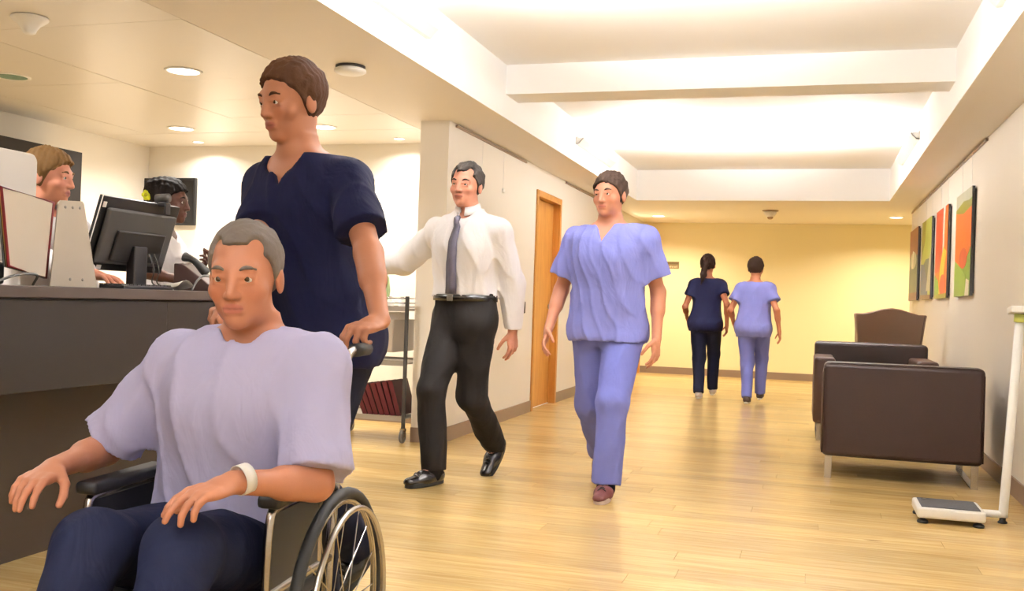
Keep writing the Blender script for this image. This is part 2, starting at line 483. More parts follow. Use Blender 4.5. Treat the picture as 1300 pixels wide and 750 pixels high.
def person(label, loc, rz, H=1.78, fem=False, skin='#d9a07c', pel=(0, 0, None), lean=(0, .03), twist=0.0, hip_turn=0.0,
           head=(0, 0, 0), head_off=(0, .03, 0), arms=None, feet=None, top=None, pants=None, hair=None, shoes=None, h=.009, hh=.0045,
           build=1.0, lips='#b9705f', beard=None, extras=None, knee_hint=None, hand_fine=.004, group=None, seated=False):
    """character frame: x to the person's right, y forward, z up, origin on the floor; returns the body mesh object"""
    k = H / 1.78; rows = [(z * k, w * k * build, d * k * build, f * k) for z, w, d, f in (FEM if fem else MALE)]
    pz = .525 * H if pel[2] is None else pel[2]
    P = V(pel[0], pel[1], pz); T = Trunk(P, rows, (lean[0], lean[1]), twist, hip_turn)
    f = Field(); f.trunk(T, k=.03)
    zsh = (.485 if not fem else .465) * k; shw = (.185 if not fem else .158) * k * (1 + (build - 1) * .6)
    ztop = rows[-1][0]
    LU, LF = .300 * k, .262 * k; LT, LS = .43 * k, .43 * k
    # head
    neck = T.pt(0, -.012, ztop); base_r = nrm(V(*T.ax(ztop)[0])); hc = neck + V(*head_off) * k + V(0, 0, .112 * k)
    yaw, pit, rol = head
    HR = rotm((0, 0, 1), yaw + T.tw[-1]) @ rotm((1, 0, 0), pit) @ rotm((0, 1, 0), rol)
    sk = 1.03 * k ** .5
    hp = lambda x, y, z: hc + HR @ (V(x, y, z) * sk)
    he = lambda c, r, **q: f.ell(hp(*c), V(*r) * sk, HR, **q)
    jw = .92 if fem else 1.0
    f.cap(neck - V(0, 0, .03 * k), hp(0, -.022, -.055), (.058 if not fem else .048) * k, (.055 if not fem else .046) * k, k=.03)
    he((0, -.016, .030), (.076, .098, .088), k=.01)
    he((0, .028, -.030), (.063 * jw, .066, .082), k=.03)
    he((0, .026, -.072), (.050 * jw, .058, .042), k=.025)
    he((0, .074, -.100), (.021 * jw, .017, .017), k=.022)
    f.cap(hp(-.036, .074, .020), hp(.036, .074, .020), .0145 * sk, .0145 * sk, k=.02)
    for sx in (-1, 1):
        he((sx * .044, .058, -.030), (.022, .022, .02), k=.02)
        he((sx * .033, .098, -.001), (.017, .014, .0105), k=.012, sub=True)
        he((sx * .079, -.012, -.014), (.009, .019, .032), k=.006)
        f.cap(hp(sx * .019, .0880, .0054), hp(sx * .047, .0798, .0036), .0066 * sk, .0046 * sk, k=.006)       # upper lid
        f.cap(hp(sx * .019, .0872, -.0090), hp(sx * .046, .079, -.0082), .0046 * sk, .0035 * sk, k=.006)
    f.cap(hp(0, .088, .012), hp(0, .108, -.034), .0080 * sk, .0105 * sk, k=.014)
    for sx in (-1, 1): he((sx * .0115, .097, -.038), (.0085, .010, .0075), k=.008)
    f.cap(hp(-.020, .087, -.0615), hp(.020, .087, -.0615), .0065 * sk, .0065 * sk, k=.008)
    f.cap(hp(-.008, .093, -.0605), hp(.008, .093, -.0605), .0062 * sk, .0062 * sk, k=.006)
    f.cap(hp(-.017, .088, -.0735), hp(.017, .088, -.0735), .0072 * sk, .0072 * sk, k=.007)
    # arms
    fine = [(hp(0, 0, 0) - .165 * sk, hp(0, 0, 0) + .165 * sk, hh)]
    J = {}
    for sx, A in zip((1, -1), arms):
        sh = T.pt(sx * shw, -.012 * k, zsh) + V(*A.get('sh', (0, 0, 0)))
        if 'wrist' in A:
            el, wr = ik(sh, V(*A['wrist']), LU, LF, A['hint'])
        else:
            el = sh + nrm(A['up']) * LU; wr = el + nrm(A['fore']) * LF
        fr = .86 if fem else 1.0
        f.cap(sh + V(0, 0, .004), sh + (el - sh) * .4, .058 * k * fr * build, .050 * k * fr * build, k=.04)
        f.cap(sh, el, .050 * k * fr * build, .039 * k * fr, k=.02)
        f.cap(el, el + (wr - el) * .4, .040 * k * fr, .041 * k * fr, k=.02)
        f.cap(el, wr, .040 * k * fr, .0262 * k * fr, k=.015)
        # hand: u along, n out of the palm, s towards the thumb
        u = nrm(A.get('hand', wr - el)); n = V(*A['palm']); n = nrm(n - u * (n @ u)); s_ = np.cross(u, n) * A.get('thumb', sx)
        q = k * (.9 if fem else 1.0)
        RH = np.stack([s_, u, n], 1)
        f.ell(wr + u * .052 * q + n * .004, V(.041, .056, .0165) * q, RH, k=.012)
        f.cap(wr, wr + u * .03 * q, .025 * q, .026 * q, k=.015, flat=(n, .75))
        cu = A.get('curl', .35); sg = 1.0 if np.cross(s_, u) @ n > 0 else -1.0
        for off, ln, b0 in ((.030, .072, .094), (.0105, .080, .100), (-.0095, .074, .096), (-.028, .058, .088)):
            p = wr + u * b0 * q + s_ * off * q; d = nrm(u + s_ * off * 2.2); ang = cu * (.7 if off > 0 else 1.0)
            f.cap(p - d * .03 * q, p, .0095 * q, .0095 * q, k=.008)
            for i, part in enumerate((.43, .31, .26)):
                d = nrm(d * math.cos(ang) + nrm(np.cross(s_, d)) * sg * math.sin(ang))
                e = p + d * ln * part * q
                f.cap(p, e, (.0092 - .0007 * i) * q, (.0085 - .0008 * i) * q, k=.003); p = e
        p = wr + u * .022 * q + s_ * .026 * q; d = nrm(u * .62 + s_ * .62 + n * .42)
        for ln, r0, r1 in ((.045, .0135, .0115), (.034, .0108, .0098), (.026, .0098, .0082)):
            e = p + d * ln * q; f.cap(p, e, r0 * q, r1 * q, k=.008 if r0 > .012 else .003); p = e; d = nrm(d + u * .35 + n * (.12 + .25 * cu) - s_ * .25)
        hcx = wr + u * .09 * q
        fine.append((hcx - .115 * q, hcx + .115 * q, hand_fine))
        J['arm', sx] = (sh, el, wr, u, n, s_)
    # legs
    for sx, Fo in zip((1, -1), feet):
        hx, hy = T.ax(0); hip = P + hx * sx * .092 * k + V(0, 0, -.01)
        an = V(*Fo['ankle'])
        if shoes and abs(Fo['dir'][2]) < .01 and an[2] < .1: an[2] = .083 * k * (.93 if fem else 1.0) * shoes.get('size', 1.0)
        kn, an = ik(hip, an, LT, LS, Fo.get('knee', (0, 1, 0)))
        f.cap(hip, kn, .088 * k * build, .056 * k, k=.03); f.cap(kn, an, .054 * k, .036 * k, k=.02)
        bk_ = -nrm(np.cross(np.cross(an - kn, V(0, 1, 0)), an - kn)) * .012 * k; f.cap(kn + (an - kn) * .2 + bk_, kn + (an - kn) * .5 + bk_, .046 * k, .040 * k, k=.03)
        fd = nrm(Fo['dir']); up_ = nrm(np.cross(np.cross(fd, V(0, 0, 1)), fd)); f.cap(an, an + fd * .10 * k - up_ * .045 * k, .034 * k, .026 * k, k=.02)
        J['leg', sx] = (hip, kn, an, fd)
    # colour of the skin, lips and beard shadow (the skin's own), with mouth and nostril shade painted in
    base = V(*lin(skin)[:3]); lipc = V(*lin(lips)[:3])
    def tone(Q):
        c = np.tile(base, (len(Q), 1)); l = ((Q - hc) @ HR) / sk
        n_ = .5 + .5 * np.sin(Q[:, 0] * 31 + 1.3) * np.sin(Q[:, 1] * 27) * np.sin(Q[:, 2] * 35)
        c *= (1 + .05 * (n_ - .5))[:, None]
        def blend(wt, cc):
            nonlocal c
            c = c * (1 - wt[:, None]) + cc * wt[:, None]
        rosy = np.exp(-(((np.abs(l[:, 0]) - .042) / .02) ** 2 + ((l[:, 2] + .03) / .02) ** 2)) * (l[:, 1] > .03) * .35
        blend(rosy, base * V(1.0, .72, .66))
        if beard:
            bz = np.clip((-.028 - l[:, 2]) / .02, 0, 1) * np.clip((l[:, 1] + .01) / .03, 0, 1) * np.clip((l[:, 2] + .13) / .02, 0, 1) * np.clip((.11 - np.abs(l[:, 0])) / .02, 0, 1)
            blend(bz * .55, V(*lin(beard)[:3]))
        lw = np.clip(1.3 - ((l[:, 0] / .024) ** 2 + ((l[:, 2] + .067) / .0115) ** 2), 0, 1) * (l[:, 1] > .083)
        blend(np.clip(lw * 2, 0, 1), lipc)
        blend(np.exp(-((l[:, 2] + .0672) / .0022) ** 2) * (np.abs(l[:, 0]) < .024) * (l[:, 1] > .08) * .6, lipc * .35)  # darker line paints the shade of the crease between the lips
        for sx in (-1, 1): blend(np.exp(-(((l[:, 0] - sx * .0085) / .0035) ** 2 + ((l[:, 2] + .0455) / .0028) ** 2)) * (l[:, 1] > .09) * .4, base * .35)  # dark spots paint the shade inside the nostrils
        return np.concatenate([c, np.ones((len(c), 1))], 1)
    body = field_mesh('person', f, h, SKIN, None, None, fine, tone)
    body.location = loc; body.rotation_euler = (0, 0, rz)
    tag(body, label, 'person', group)
    # eyes and brows
    if hh < .008:
        for sx in (-1, 1):
            bm = bmesh.new(); lathe(bm, [(.0001, -.0122), (.006, -.0106), (.0106, -.006), (.0122, 0), (.0106, .006), (.006, .0106), (.0001, .0122)], 14)
            e = mesh_obj('eye', bm, EYEW, body, smooth=True); e.location = hp(sx * .033, .0775, 0)
            bm = bmesh.new(); lathe(bm, [(.0001, 0), (.0050, .0002), (.0060, -.001), (.0001, -.0015)], 14)
            ir = mesh_obj('iris', bm, IRIS, e, smooth=True)
            d = HR @ V(0, 1, 0); ir.location = d * .0122; ir.rotation_euler = Vector(d).to_track_quat('Z', 'Y').to_euler()
            if hair:
                bm = bmesh.new(); tube(bm, smooth_path([hp(sx * .016, .0905, .0195), hp(sx * .033, .0905, .0265), hp(sx * .052, .077, .0205)], 4), [.0018 + .0032 * math.sin(PI * (i + .5) / 9) for i in range(9)], 6)
                mesh_obj('eyebrow', bm, hair['mat'], body, smooth=True)
    # hair
    if hair:
        g = Field(); t = hair.get('t', .012); kind = hair['kind']
        g.ell(hp(0, -.016, .030), V(.076 + t, .098 + t, .088 + t * 1.25) * sk, HR)
        fl = hair.get('front', .078)        # hairline height on the forehead
        a = V(0, .082, fl); b_ = V(0, -.085, hair.get('nape', -.075)); dv = nrm(b_ - a); nn = V(0, -dv[2], dv[1]); nn = nn if nn[2] > 0 else -nn
        def cutplane(X, Y, Z):
            x, y, z = X - hc[0], Y - hc[1], Z - hc[2]
            lx = (x * HR[0, 0] + y * HR[1, 0] + z * HR[2, 0]) / sk; ly = (x * HR[0, 1] + y * HR[1, 1] + z * HR[2, 1]) / sk; lz = (x * HR[0, 2] + y * HR[1, 2] + z * HR[2, 2]) / sk
            d = (ly - a[1]) * nn[1] + (lz - a[2]) * nn[2]
            side = np.exp(-((ly + .012) / .03) ** 2) * .030 * (np.abs(lx) > .045)
            return -(d + side + hair.get('low', 0.0)) * sk
        big = .3
        g.fn(cutplane, hc - big, hc + big, inter=True)
        if hair.get('recede'):
            for sx in (-1, 1): g.ell(hp(sx * .050, .082, .072), V(.023, .05, .036) * sk, HR, sub=True, k=.01)
        for e in hair.get('more', ()):
            if e[0] == 'cap': g.cap(hp(*e[1]), hp(*e[2]), e[3], e[4], k=.02)
            else: g.ell(hp(*e[1]), V(*e[2]) * sk, HR, k=.02)
        field_mesh('hair', g, hh * 1.0, hair['mat'], body, fuzz(hair.get('fuzz', .004), hair.get('freq', 90), 3))
    J.update(T=T, hp=hp, HR=HR, hc=hc, neck=neck, sk=sk, k=k, zsh=zsh, shw=shw, ztop=ztop, P=P, body=body)
    hcl = max(h * .8, .0065)
    # trousers
    if pants:
        g = Field(); ease = pants.get('ease', .012)
        g.trunk(T, ease + .002, zhi=pants.get('waist', .10) * k, k=.03)
        for sx in (1, -1):
            hip, kn, an, fd = J['leg', sx]
            g.cap(hip, kn, .093 * k * build + ease, .066 * k + ease, k=.035)
            low = an + (an - kn) * pants.get('drop', .06)
            g.cap(kn, low, .066 * k + ease, pants.get('cuff', .062) * k, k=.03, flatb=True)
        field_mesh('trousers', g, hcl, pants['mat'], body, folds(pants.get('fold', .008), pants.get('seed', 1), pants.get('ff', 16)))
    if top:
        rows2 = [list(r) for r in rows]; zr = [r[0] for r in rows]
        for r in rows2:
            if 0 < r[0] < .40 * k:
                b_ = top.get('boxy', .5); u = r[0] / (.40 * k)
                for q in (1, 2): r[q] += b_ * max(0, np.interp(0, zr, [a[q] for a in rows]) * (1 - u) + np.interp(.40 * k, zr, [a[q] for a in rows]) * u - r[q])
        T2 = Trunk(P, rows2, (lean[0], lean[1]), twist, hip_turn)
        g = Field(); e = top.get('ease', .014); zlo = top.get('hem', -.02) * k; zh = ztop - top.get('neck_gap', .055) * k
        g.trunk(T2, e, zlo=zlo, zhi=zh, k=.03, hem=top.get('flare', .01) + (max(0, (pants or {}).get('ease', .012) + top['over'] + .004 - e) if top.get('over') else 0))
        if top.get('over'):                  # worn outside the trousers: covers the hips and the tops of the legs
            pe = (pants or {}).get('ease', .012) + top['over']
            for sx in (1, -1):
                hip, kn, an, fd = J['leg', sx]
                g.cap(hip, hip + (kn - hip) * .45, .093 * k * build + pe, .084 * k * build + pe, k=.04)
            zc_ = P[2] + zlo; lo_, hi_ = P - 1.0, P + 1.0
            g.fn(lambda X, Y, Z: (zc_ - Z) + 0 * X + 0 * Y, lo_, hi_, inter=True)
        for sx in (1, -1):
            sh, el, wr = J['arm', sx][:3]; r0 = .060 * k * build * (.9 if fem else 1) + e * .8
            g.cap(sh - V(sx * .04 * k, 0, -.004), sh, r0 * .9, r0, k=.04)
            if top['sleeve'] == 'short':
                end = sh + (el - sh) * top.get('len', .62); g.cap(sh, end, r0, r0 * top.get('open', 1.12), k=.035, flatb=True)
            else:
                end = el + (wr - el) * top.get('len', .96)
                g.cap(sh, el, r0, .052 * k + e, k=.035); g.cap(el, end, .052 * k + e, .036 * k + e * .6, k=.02, flatb=True)
        X0, Y0 = T.ax(zsh); nk = T.pt(0, 0, ztop)
        v = top.get('vneck')
        if v:                                # v = (depth below the neck base, half width at the neck)
            zb = P[2] + ztop - v[0] * k; o0 = T.pt(0, 0, ztop - v[0] * k)
            def vee(X, Y, Z):
                x = (X - o0[0]) * X0[0] + (Y - o0[1]) * X0[1]; y = (X - o0[0]) * Y0[0] + (Y - o0[1]) * Y0[1]
                sl = v[1] / v[0]
                return np.maximum((np.abs(x) - sl * (Z - zb)) / math.sqrt(1 + sl * sl), -y + .0)
            c0 = T.pt(0, .08, ztop - .08 * k)
            g.fn(vee, c0 - .26, c0 + .26, sub=True, k=.006)
            g.cap(nk - V(0, 0, .06 * k), nk + V(0, 0, .2), v[1] * 1.0 * k, v[1] * k, sub=True, k=.012)
        elif top.get('round'):
            c0 = T.pt(0, .02, ztop); g.cap(c0 - V(0, 0, .05), c0 + V(0, 0, .2), top['round'] * k, top['round'] * k * 1.3, sub=True, k=.012)
        sh_o = field_mesh('shirt' if top.get('name') is None else top['name'], g, hcl, top['mat'], body, folds(top.get('fold', .008), top.get('seed', 2), top.get('ff', 15)))
        J['shirt'] = sh_o
        if top.get('collar'):
            bm = bmesh.new(); c0 = T.pt(0, -.004, ztop - .022 * k); n = 28; ra, rb, hgt = .062 * k, .082 * k, .036 * k
            for i in range(n):
                t0, t1 = [PI / 2 + .2 + (TAU - .4) * q / n for q in (i, i + 1)]
                def cp(t, r, z):
                    fr_ = max(0, math.sin(t)); return tuple(c0 + X0 * math.cos(t) * r + Y0 * math.sin(t) * r * .98 + V(0, 0, z - .030 * fr_ * k))
                vs = [[cp(t, ra - .004, -.03 * k), cp(t, ra - .006, hgt * .8), cp(t, ra + .004, hgt), cp(t, rb, hgt * .05 - .012), cp(t, rb - .005, hgt * .05 - .014), cp(t, ra + .0, hgt * .75)] for t in (t0, t1)]
                A0 = [bm.verts.new(p) for p in vs[0]]; B0 = [bm.verts.new(p) for p in vs[1]]
                for j in range(6): bm.faces.new([A0[j], A0[(j + 1) % 6], B0[(j + 1) % 6], B0[j]])
            bmesh.ops.remove_doubles(bm, verts=bm.verts, dist=.0004)
            mesh_obj('collar', bm, top.get('collar_mat', top['mat']), body, smooth=True)
    # shoes
    if shoes:
        for sx, Fo in zip((1, -1), feet):
            hip, kn, an, fd = J['leg', sx]; fwd = fd; side = nrm(np.cross(fwd, V(0, 0, 1))); upv = np.cross(side, fwd)
            q = k * (.93 if fem else 1.0) * shoes.get('size', 1.0)
            B = an - upv * .082 * q           # sole plane under the ankle
            LP = lambda x, y, z: B + side * x + fwd * y * q + upv * z * q
            g = Field(); RS = np.stack([side, fwd, upv], 1)
            g.cap(LP(0, -.035, .045), LP(0, .07, .04), .040 * q, .043 * q, k=.02, flat=(upv, .95))
            g.cap(LP(0, .06, .036), LP(.004, .158, .028), .045 * q, .034 * q, k=.03, flat=(upv, .72))
            g.cap(LP(0, -.01, .05), LP(0, -.005, shoes.get('top', .105)), .043 * q, .042 * q, k=.02, flatb=True)
            def floor_cut(X, Y, Z): return -((X - B[0]) * upv[0] + (Y - B[1]) * upv[1] + (Z - B[2]) * upv[2] - .016 * q)
            g.fn(floor_cut, LP(0, .06, .05) - .3, LP(0, .06, .05) + .3, inter=True)
            if shoes.get('sock'):
                sg_ = Field(); sg_.cap(an - (an - kn) * 0 - upv * .03 * q, an + (kn - an) * .34, .046 * k, .052 * k, k=.01); sg_.cap(an - upv * .03 * q, an + fwd * .08 * q - upv * .04 * q, .042 * k, .036 * k, k=.03); field_mesh('sock', sg_, .009, shoes['sock'], body)
            so = field_mesh('shoe', g, max(.006, h * .7), shoes['mat'], body)
            bm = bmesh.new(); pts = []
            for j in range(28):
                a_ = TAU * j / 28; cx_, sy_ = math.cos(a_), math.sin(a_); L_ = .132; y_ = .055 + L_ * sy_
                wd = .0385 + .008 * sy_ - .006 * math.cos(2 * a_) * 0
                pts.append((wd * q * (abs(cx_) ** .75) * (1 if cx_ > 0 else -1), y_))
            prism(bm, pts, 0.0, .024, lambda u_, v_, n_: tuple(LP(u_, v_, n_)))
            mesh_obj('sole', bm, shoes['sole'], so, bevel=.003)
            if shoes.get('laces'):
                bm = bmesh.new()
                for j in range(4):
                    y0 = .06 + .019 * j; tube(bm, smooth_path([LP(-.022, y0, .066 - .10 * (y0 - .06)), LP(0, y0 + .004, .083 - .17 * (y0 - .06)), LP(.022, y0, .066 - .10 * (y0 - .06))], 3), .003 * q, 6)
                mesh_obj('lace', bm, shoes['laces'], so, smooth=True)
    if extras: extras(J)
    return body
# ------------------------------------------------------------------ the building
XL, XR, YB, HC = -2.60, 1.19, 15.73, 2.38        # corridor walls, end wall, ceiling
YE = 13.75                                       # the right wall stops here, a side passage opens
XC0, XC1, YC1, HK = -2.16, .825, 12.40, 2.76     # raised coffer
YW = 6.857                                       # end face of the left wall
XRL, YRB = -5.94, 7.85                           # reception walls
Y0 = -3.6                                        # behind the camera

def struct(o): o['kind'] = 'structure'; return o

# floor: boards across the corridor, each its own piece as far as they can be told apart
floor = struct(bx('floor', (XRL - .1, Y0, -.05), (3.6, YB + .1, -.011), M['subfloor']))
PW, PL = .145, 1.9
def plank_mesh(L, w=PW):
    bm = bmesh.new(); g = .0006
    box(bm, (g, g, -.012), (L - g, w - g, 0))
    return bm
pm = bpy.data.meshes.new('plank'); b_ = plank_mesh(PL); b_.to_mesh(pm); b_.free(); pm.materials.append(M['plank'])
rest = bmesh.new(); cuts = {}
npl = 0; row = 0; y = Y0
while y < YB:
    fine_row = 3.0 < y < 9.2
    xa, xb = (XRL, XR) if y < YE - .1 else (XRL, 3.5)
    x = xa - random.random() * PL
    if fine_row: x = -3.2 - random.random() * PL
    if fine_row:
        box(rest, (xa, y + .0006, -.012), (x - .0006, y + PW - .0006, 0)) if x > xa else None
    while x < xb:
        lo, hi = max(x, xa), min(x + PL, xb)
        if hi - lo > .02:
            if fine_row:
                if hi - lo > PL - .001: me = pm
                else:
                    me = bpy.data.meshes.new('plank'); b_ = plank_mesh(hi - lo); b_.to_mesh(me); b_.free(); me.materials.append(M['plank'])
                o = bpy.data.objects.new('plank', me); o.location = (lo, y, 0); link(o, floor); npl += 1
            else:
                box(rest, (lo + .0006, y + .0006, -.012), (hi - .0006, y + PW - .0006, 0))
        x += PL
    y += PW; row += 1
o = mesh_obj('plank_field', rest, M['plank'], floor); o['kind'] = 'stuff'

# ceiling: soffits, coffer, beams, reception panels
def slab_group(name, boxes, m, parent=None):
    bm = bmesh.new()
    for lo, hi in boxes: box(bm, lo, hi)
    return mesh_obj(name, bm, m, parent)
ceil = struct(slab_group('ceiling', [((XC0 - .1, Y0, HK), (XC1 + .1, YC1 + .1, HK + .1))], M['white']))
PJ = -2.97
M['soffit'] = mat('soffit_paint', '#ebe4da', .55, vary=(2, .01))
bx('soffit', (PJ + .004, Y0, HC), (XC0, YC1, HK), M['soffit'], ceil)
bx('soffit', (XC1, Y0, HC), (XR + .1, YC1, HK), M['soffit'], ceil)
bx('soffit', (PJ + .004, YC1, HC), (3.6, YB + .1, HK), M['soffit'], ceil)
bx('soffit', (XR + .1, Y0, HC), (3.6, YC1, HK), M['soffit'], ceil)
# painted faces of the coffer
bx('coffer_side', (XC0, Y0, HC), (XC0 + .004, YC1, HK), M['white'], ceil)
bx('coffer_side', (XC1 - .004, Y0, HC), (XC1, YC1, HK), M['white'], ceil)
bx('coffer_side', (XC0 + .004, YC1 - .004, HC), (XC1 - .004, YC1, HK), M['white'], ceil)
for ya in (6.81, 1.35, -3.58):
    bx('ceiling_beam', (XC0 + .004, ya, 2.549), (XC1 - .004, ya + .31, HK), M['white'], ceil)
slab_group('panel_backing', [((XRL - .1, Y0, HC + .024), (PJ + .004, YRB + .1, HC + .12))], M['counter_dark'], ceil)
xs = [PJ, -4.264, -5.45]; ys = [-3.6, -2.4, -1.2, 0, 1.2, 2.35, 2.95, 3.55, 4.14, 4.74, 5.35, 5.95, 6.56, 7.175]
gp = .0035
for i in range(2):
    for j in range(len(ys) - 1):
        bx('ceiling_panel', (xs[i + 1] + gp, ys[j] + .001, HC + random.uniform(0, .0012)), (xs[i] - gp, ys[j + 1] - .001, HC + .022), M['panel'], ceil)
bx('ceiling_panel', (XRL, 7.175 + gp, HC), (PJ - gp, YRB, HC + .022), M['panel'], ceil)
bx('ceiling_panel', (XRL, Y0, HC), (-5.45 - gp, 7.175 - gp, HC + .022), M['panel'], ceil)

# walls
D1 = (9.30, 10.27, 2.16); D2 = (14.72, 15.62, 2.12)
def wall_with_openings(name, x0, x1, ya, yb, ops, m):
    boxes = []; y = ya
    for a, b, t in ops:
        boxes += [((x0, y, 0), (x1, a, HC)), ((x0, a, t), (x1, b, HC))]; y = b
    boxes.append(((x0, y, 0), (x1, yb, HC)))
    return struct(slab_group(name, boxes, m))
wl = wall_with_openings('wall_left', XL - .224, XL, YW, YB, [D1, D2], M['wall'])
wr = struct(bx('wall_right', (XR, Y0, 0), (XR + .12, YE, HC), M['wall']))
wb = struct(bx('wall_back', (XL - .3, YB, 0), (3.6, YB + .12, HC), M['wall_yellow']))
struct(bx('wall_passage_side', (3.48, YE - .12, 0), (3.6, YB, HC), M['wall_yellow']))
struct(bx('wall_passage_front', (XR + .12, YE - .12, 0), (3.48, YE, HC), M['wall_yellow']))
struct(bx('wall_reception_back', (XRL, YRB, 0), (XL - .224, YRB + .12, HC), M['wall']))
struct(bx('wall_reception_left', (XRL - .12, Y0, 0), (XRL, YRB + .12, HC), M['wall']))
struct(bx('wall_front', (XRL - .12, Y0 - .12, 0), (XR + .12, Y0, HK), M['wall']))
BH, BT = .108, .012
struct(slab_group('baseboard_left', [((XL, YW - BT, 0), (XL + BT, D1[0] - .002, BH)), ((XL, D1[1] + .002, 0), (XL + BT, D2[0] - .002, BH)), ((XL - .224, YW - BT, 0), (XL, YW, BH))], M['skirting']))
struct(bx('baseboard_right', (XR - BT, Y0, 0), (XR, YE, BH), M['skirting']))
struct(bx('baseboard_back', (XL + .001, YB - BT, 0), (3.48, YB, BH), M['skirting']))
struct(bx('baseboard_reception', (XRL, YRB - BT, 0), (XL - .225, YRB, BH), M['skirting']))

def door(n, D):
    a, b, t = D; d = thing('door_%d' % n, None, None, (XL, a, 0)); d['kind'] = 'structure'
    w = b - a; J = .062
    for i, (u0, u1) in enumerate(((0, J), (w - J, w))):
        bx('jamb', (-.215, u0 + .001, 0), (.018, u1 - .001, t - .001), M['door_wood'], d, bevel=.003)
    bx('head', (-.215, J, t - J), (.018, w - J, t - .001), M['door_wood'], d, bevel=.003)
    for u0, u1 in ((J, J + .02), (w - J - .02, w - J)):
        bx('stop', (-.215, u0, 0), (-.105, u1, t - J), M['door_wood'], d)
    bx('stop', (-.215, J + .02, t - J - .02), (-.105, w - J - .02, t - J), M['door_wood'], d)
    bx('leaf', (-.102, J + .003, .006), (-.060, w - J - .003, t - J - .003), M['door_wood'], d, bevel=.002)
    lf = d.children[-1]
    bm = bmesh.new(); yy = w - J - .09
    lathe(bm, [(.024, 0), (.024, .008)], 16, 'x', (-.060, yy, 1.02)); tube(bm, [(-.055, yy, 1.02), (-.012, yy, 1.02), (-.010, yy - .02, 1.02), (-.010, yy - .12, 1.02)], .009, 10)
    mesh_obj('door_handle', bm, M['steel'], lf, smooth=True)
    bx('threshold', (-.21, J, 0), (-.05, w - J, .004), M['whitep'], d)
    return d
door(1, D1); door(2, D2)

# picture rails, high on both walls
M['rail'] = mat('bronze_rail', '#a58f7a', .4, .3, vary=(9, .06))
def rail(name, x, s, y0, y1, label):
    bm = bmesh.new(); box(bm, (0, 0, -.008), (s * .012, y1 - y0, .008)); box(bm, (s * .012, 0, -.008), (s * .017, y1 - y0, -.003))
    o = mesh_obj(name, bm, M['rail'], loc=(x, y0, HC - .018)); tag(o, label, 'rail')
    bm = bmesh.new(); box(bm, (0, -.006, -.010), (s * .018, 0, .010)); mesh_obj('end_cap', bm, M['skirting'], o)
rail('picture_rail', XL, 1, 7.0, 8.9, 'slim brown picture rail on left wall above the empty hooks')
rail('picture_rail', XL, 1, 10.45, 13.4, 'slim brown picture rail on left wall beyond the wooden door')
rail('picture_rail', XR, -1, 7.95, 13.7, 'long brown picture rail on right wall above the four paintings')

# paintings: flat canvases with their own painted patches
def painting(lab, y0, y1, z0, z1, polys, base):
    w, h_ = y1 - y0, z1 - z0; t = thing('painting', lab, 'painting', (XR, (y0 + y1) / 2, (z0 + z1) / 2), 0, 'abstract paintings on the right wall')
    bx('canvas', (-.034, -w / 2, -h_ / 2), (-.012, w / 2, h_ / 2), M['darkgrey'], t, bevel=.0015)  # dark grey sides paint in the shadow line at the canvas edge
    cv = t.children[-1]
    for i, (pts, m) in enumerate([([(.004, .003), (.996, .003), (.996, .997), (.004, .997)], base)] + polys):     # u from the far edge to the near edge, v upwards, both 0..1
        bm = bmesh.new()
        off = .0343 + .0003 * i
        f = [bm.verts.new((-off, w / 2 - u * w, -h_ / 2 + v * h_)) for u, v in pts]; bm.faces.new(f)
        r = bmesh.ops.extrude_face_region(bm, geom=bm.faces[:]); vs = [e for e in r['geom'] if isinstance(e, bmesh.types.BMVert)]
        bmesh.ops.translate(bm, verts=vs, vec=(.0005 + .0003 * i, 0, 0))
        mesh_obj('paint_patch', bm, m, cv)
    zt = HC - .03 - (z0 + z1) / 2
    for yy in (-.30 * w, .30 * w):
        bm = bmesh.new(); tube(bm, [(-.012, yy, h_ / 2 - .02), (-.016, yy, zt)], .0012, 6); mesh_obj('wire', bm, M['whitep'], t)
    bx('back_frame', (-.012, -w / 2 + .02, -h_ / 2 + .02), (-.0005, w / 2 - .02, h_ / 2 - .02), M['darkgrey'], t)
pc = lambda n, c: mat('paint_' + n, c, .35, vary=(5, .18), bump=(40, .1))
PO, PR, PG, PY, PDG, PBL, PLG, PGY, PMA, PBR, PTE, PWH = [pc(*a) for a in (('orange', '#ee6a1e'), ('red', '#d03a2a'), ('green', '#6f9a2c'), ('yellow', '#d9c936'), ('olive', '#8a8a1e'), ('blue', '#2f4f86'), ('lime', '#b4c45a'), ('grey', '#b9bda8'), ('maroon', '#6a201c'), ('brown', '#9a5a40'), ('teal', '#3f5a50'), ('white', '#e6e2d6'))]
def blob(cx, cy_, rx, ry, n=14, a0=0): return [(min(1, max(0, cx + rx * math.cos(TAU * i / n + a0))), min(1, max(0, cy_ + ry * math.sin(TAU * i / n + a0)))) for i in range(n)]
painting('largest-looking abstract canvas with an orange tulip shape over green, nearest the scale', 8.40, 9.27, 1.228, 2.08,
         [([(0, .84), (1, .90), (1, 1), (0, 1)], PGY), ([(0, .80), (1, .80), (1, .88), (.5, .91), (0, .86)], PDG), ([(.0, .34), (.2, .30), (.45, .26), (.7, .32), (1, .45), (1, .82), (.5, .79), (0, .83)], PO), (blob(.55, .36, .25, .10), PR), ([(.0, 0), (.75, 0), (.72, .2), (.45, .27), (.0, .36)], PG), ([(.72, 0), (.95, 0), (.95, .14), (.78, .16)], PWH)], PG)
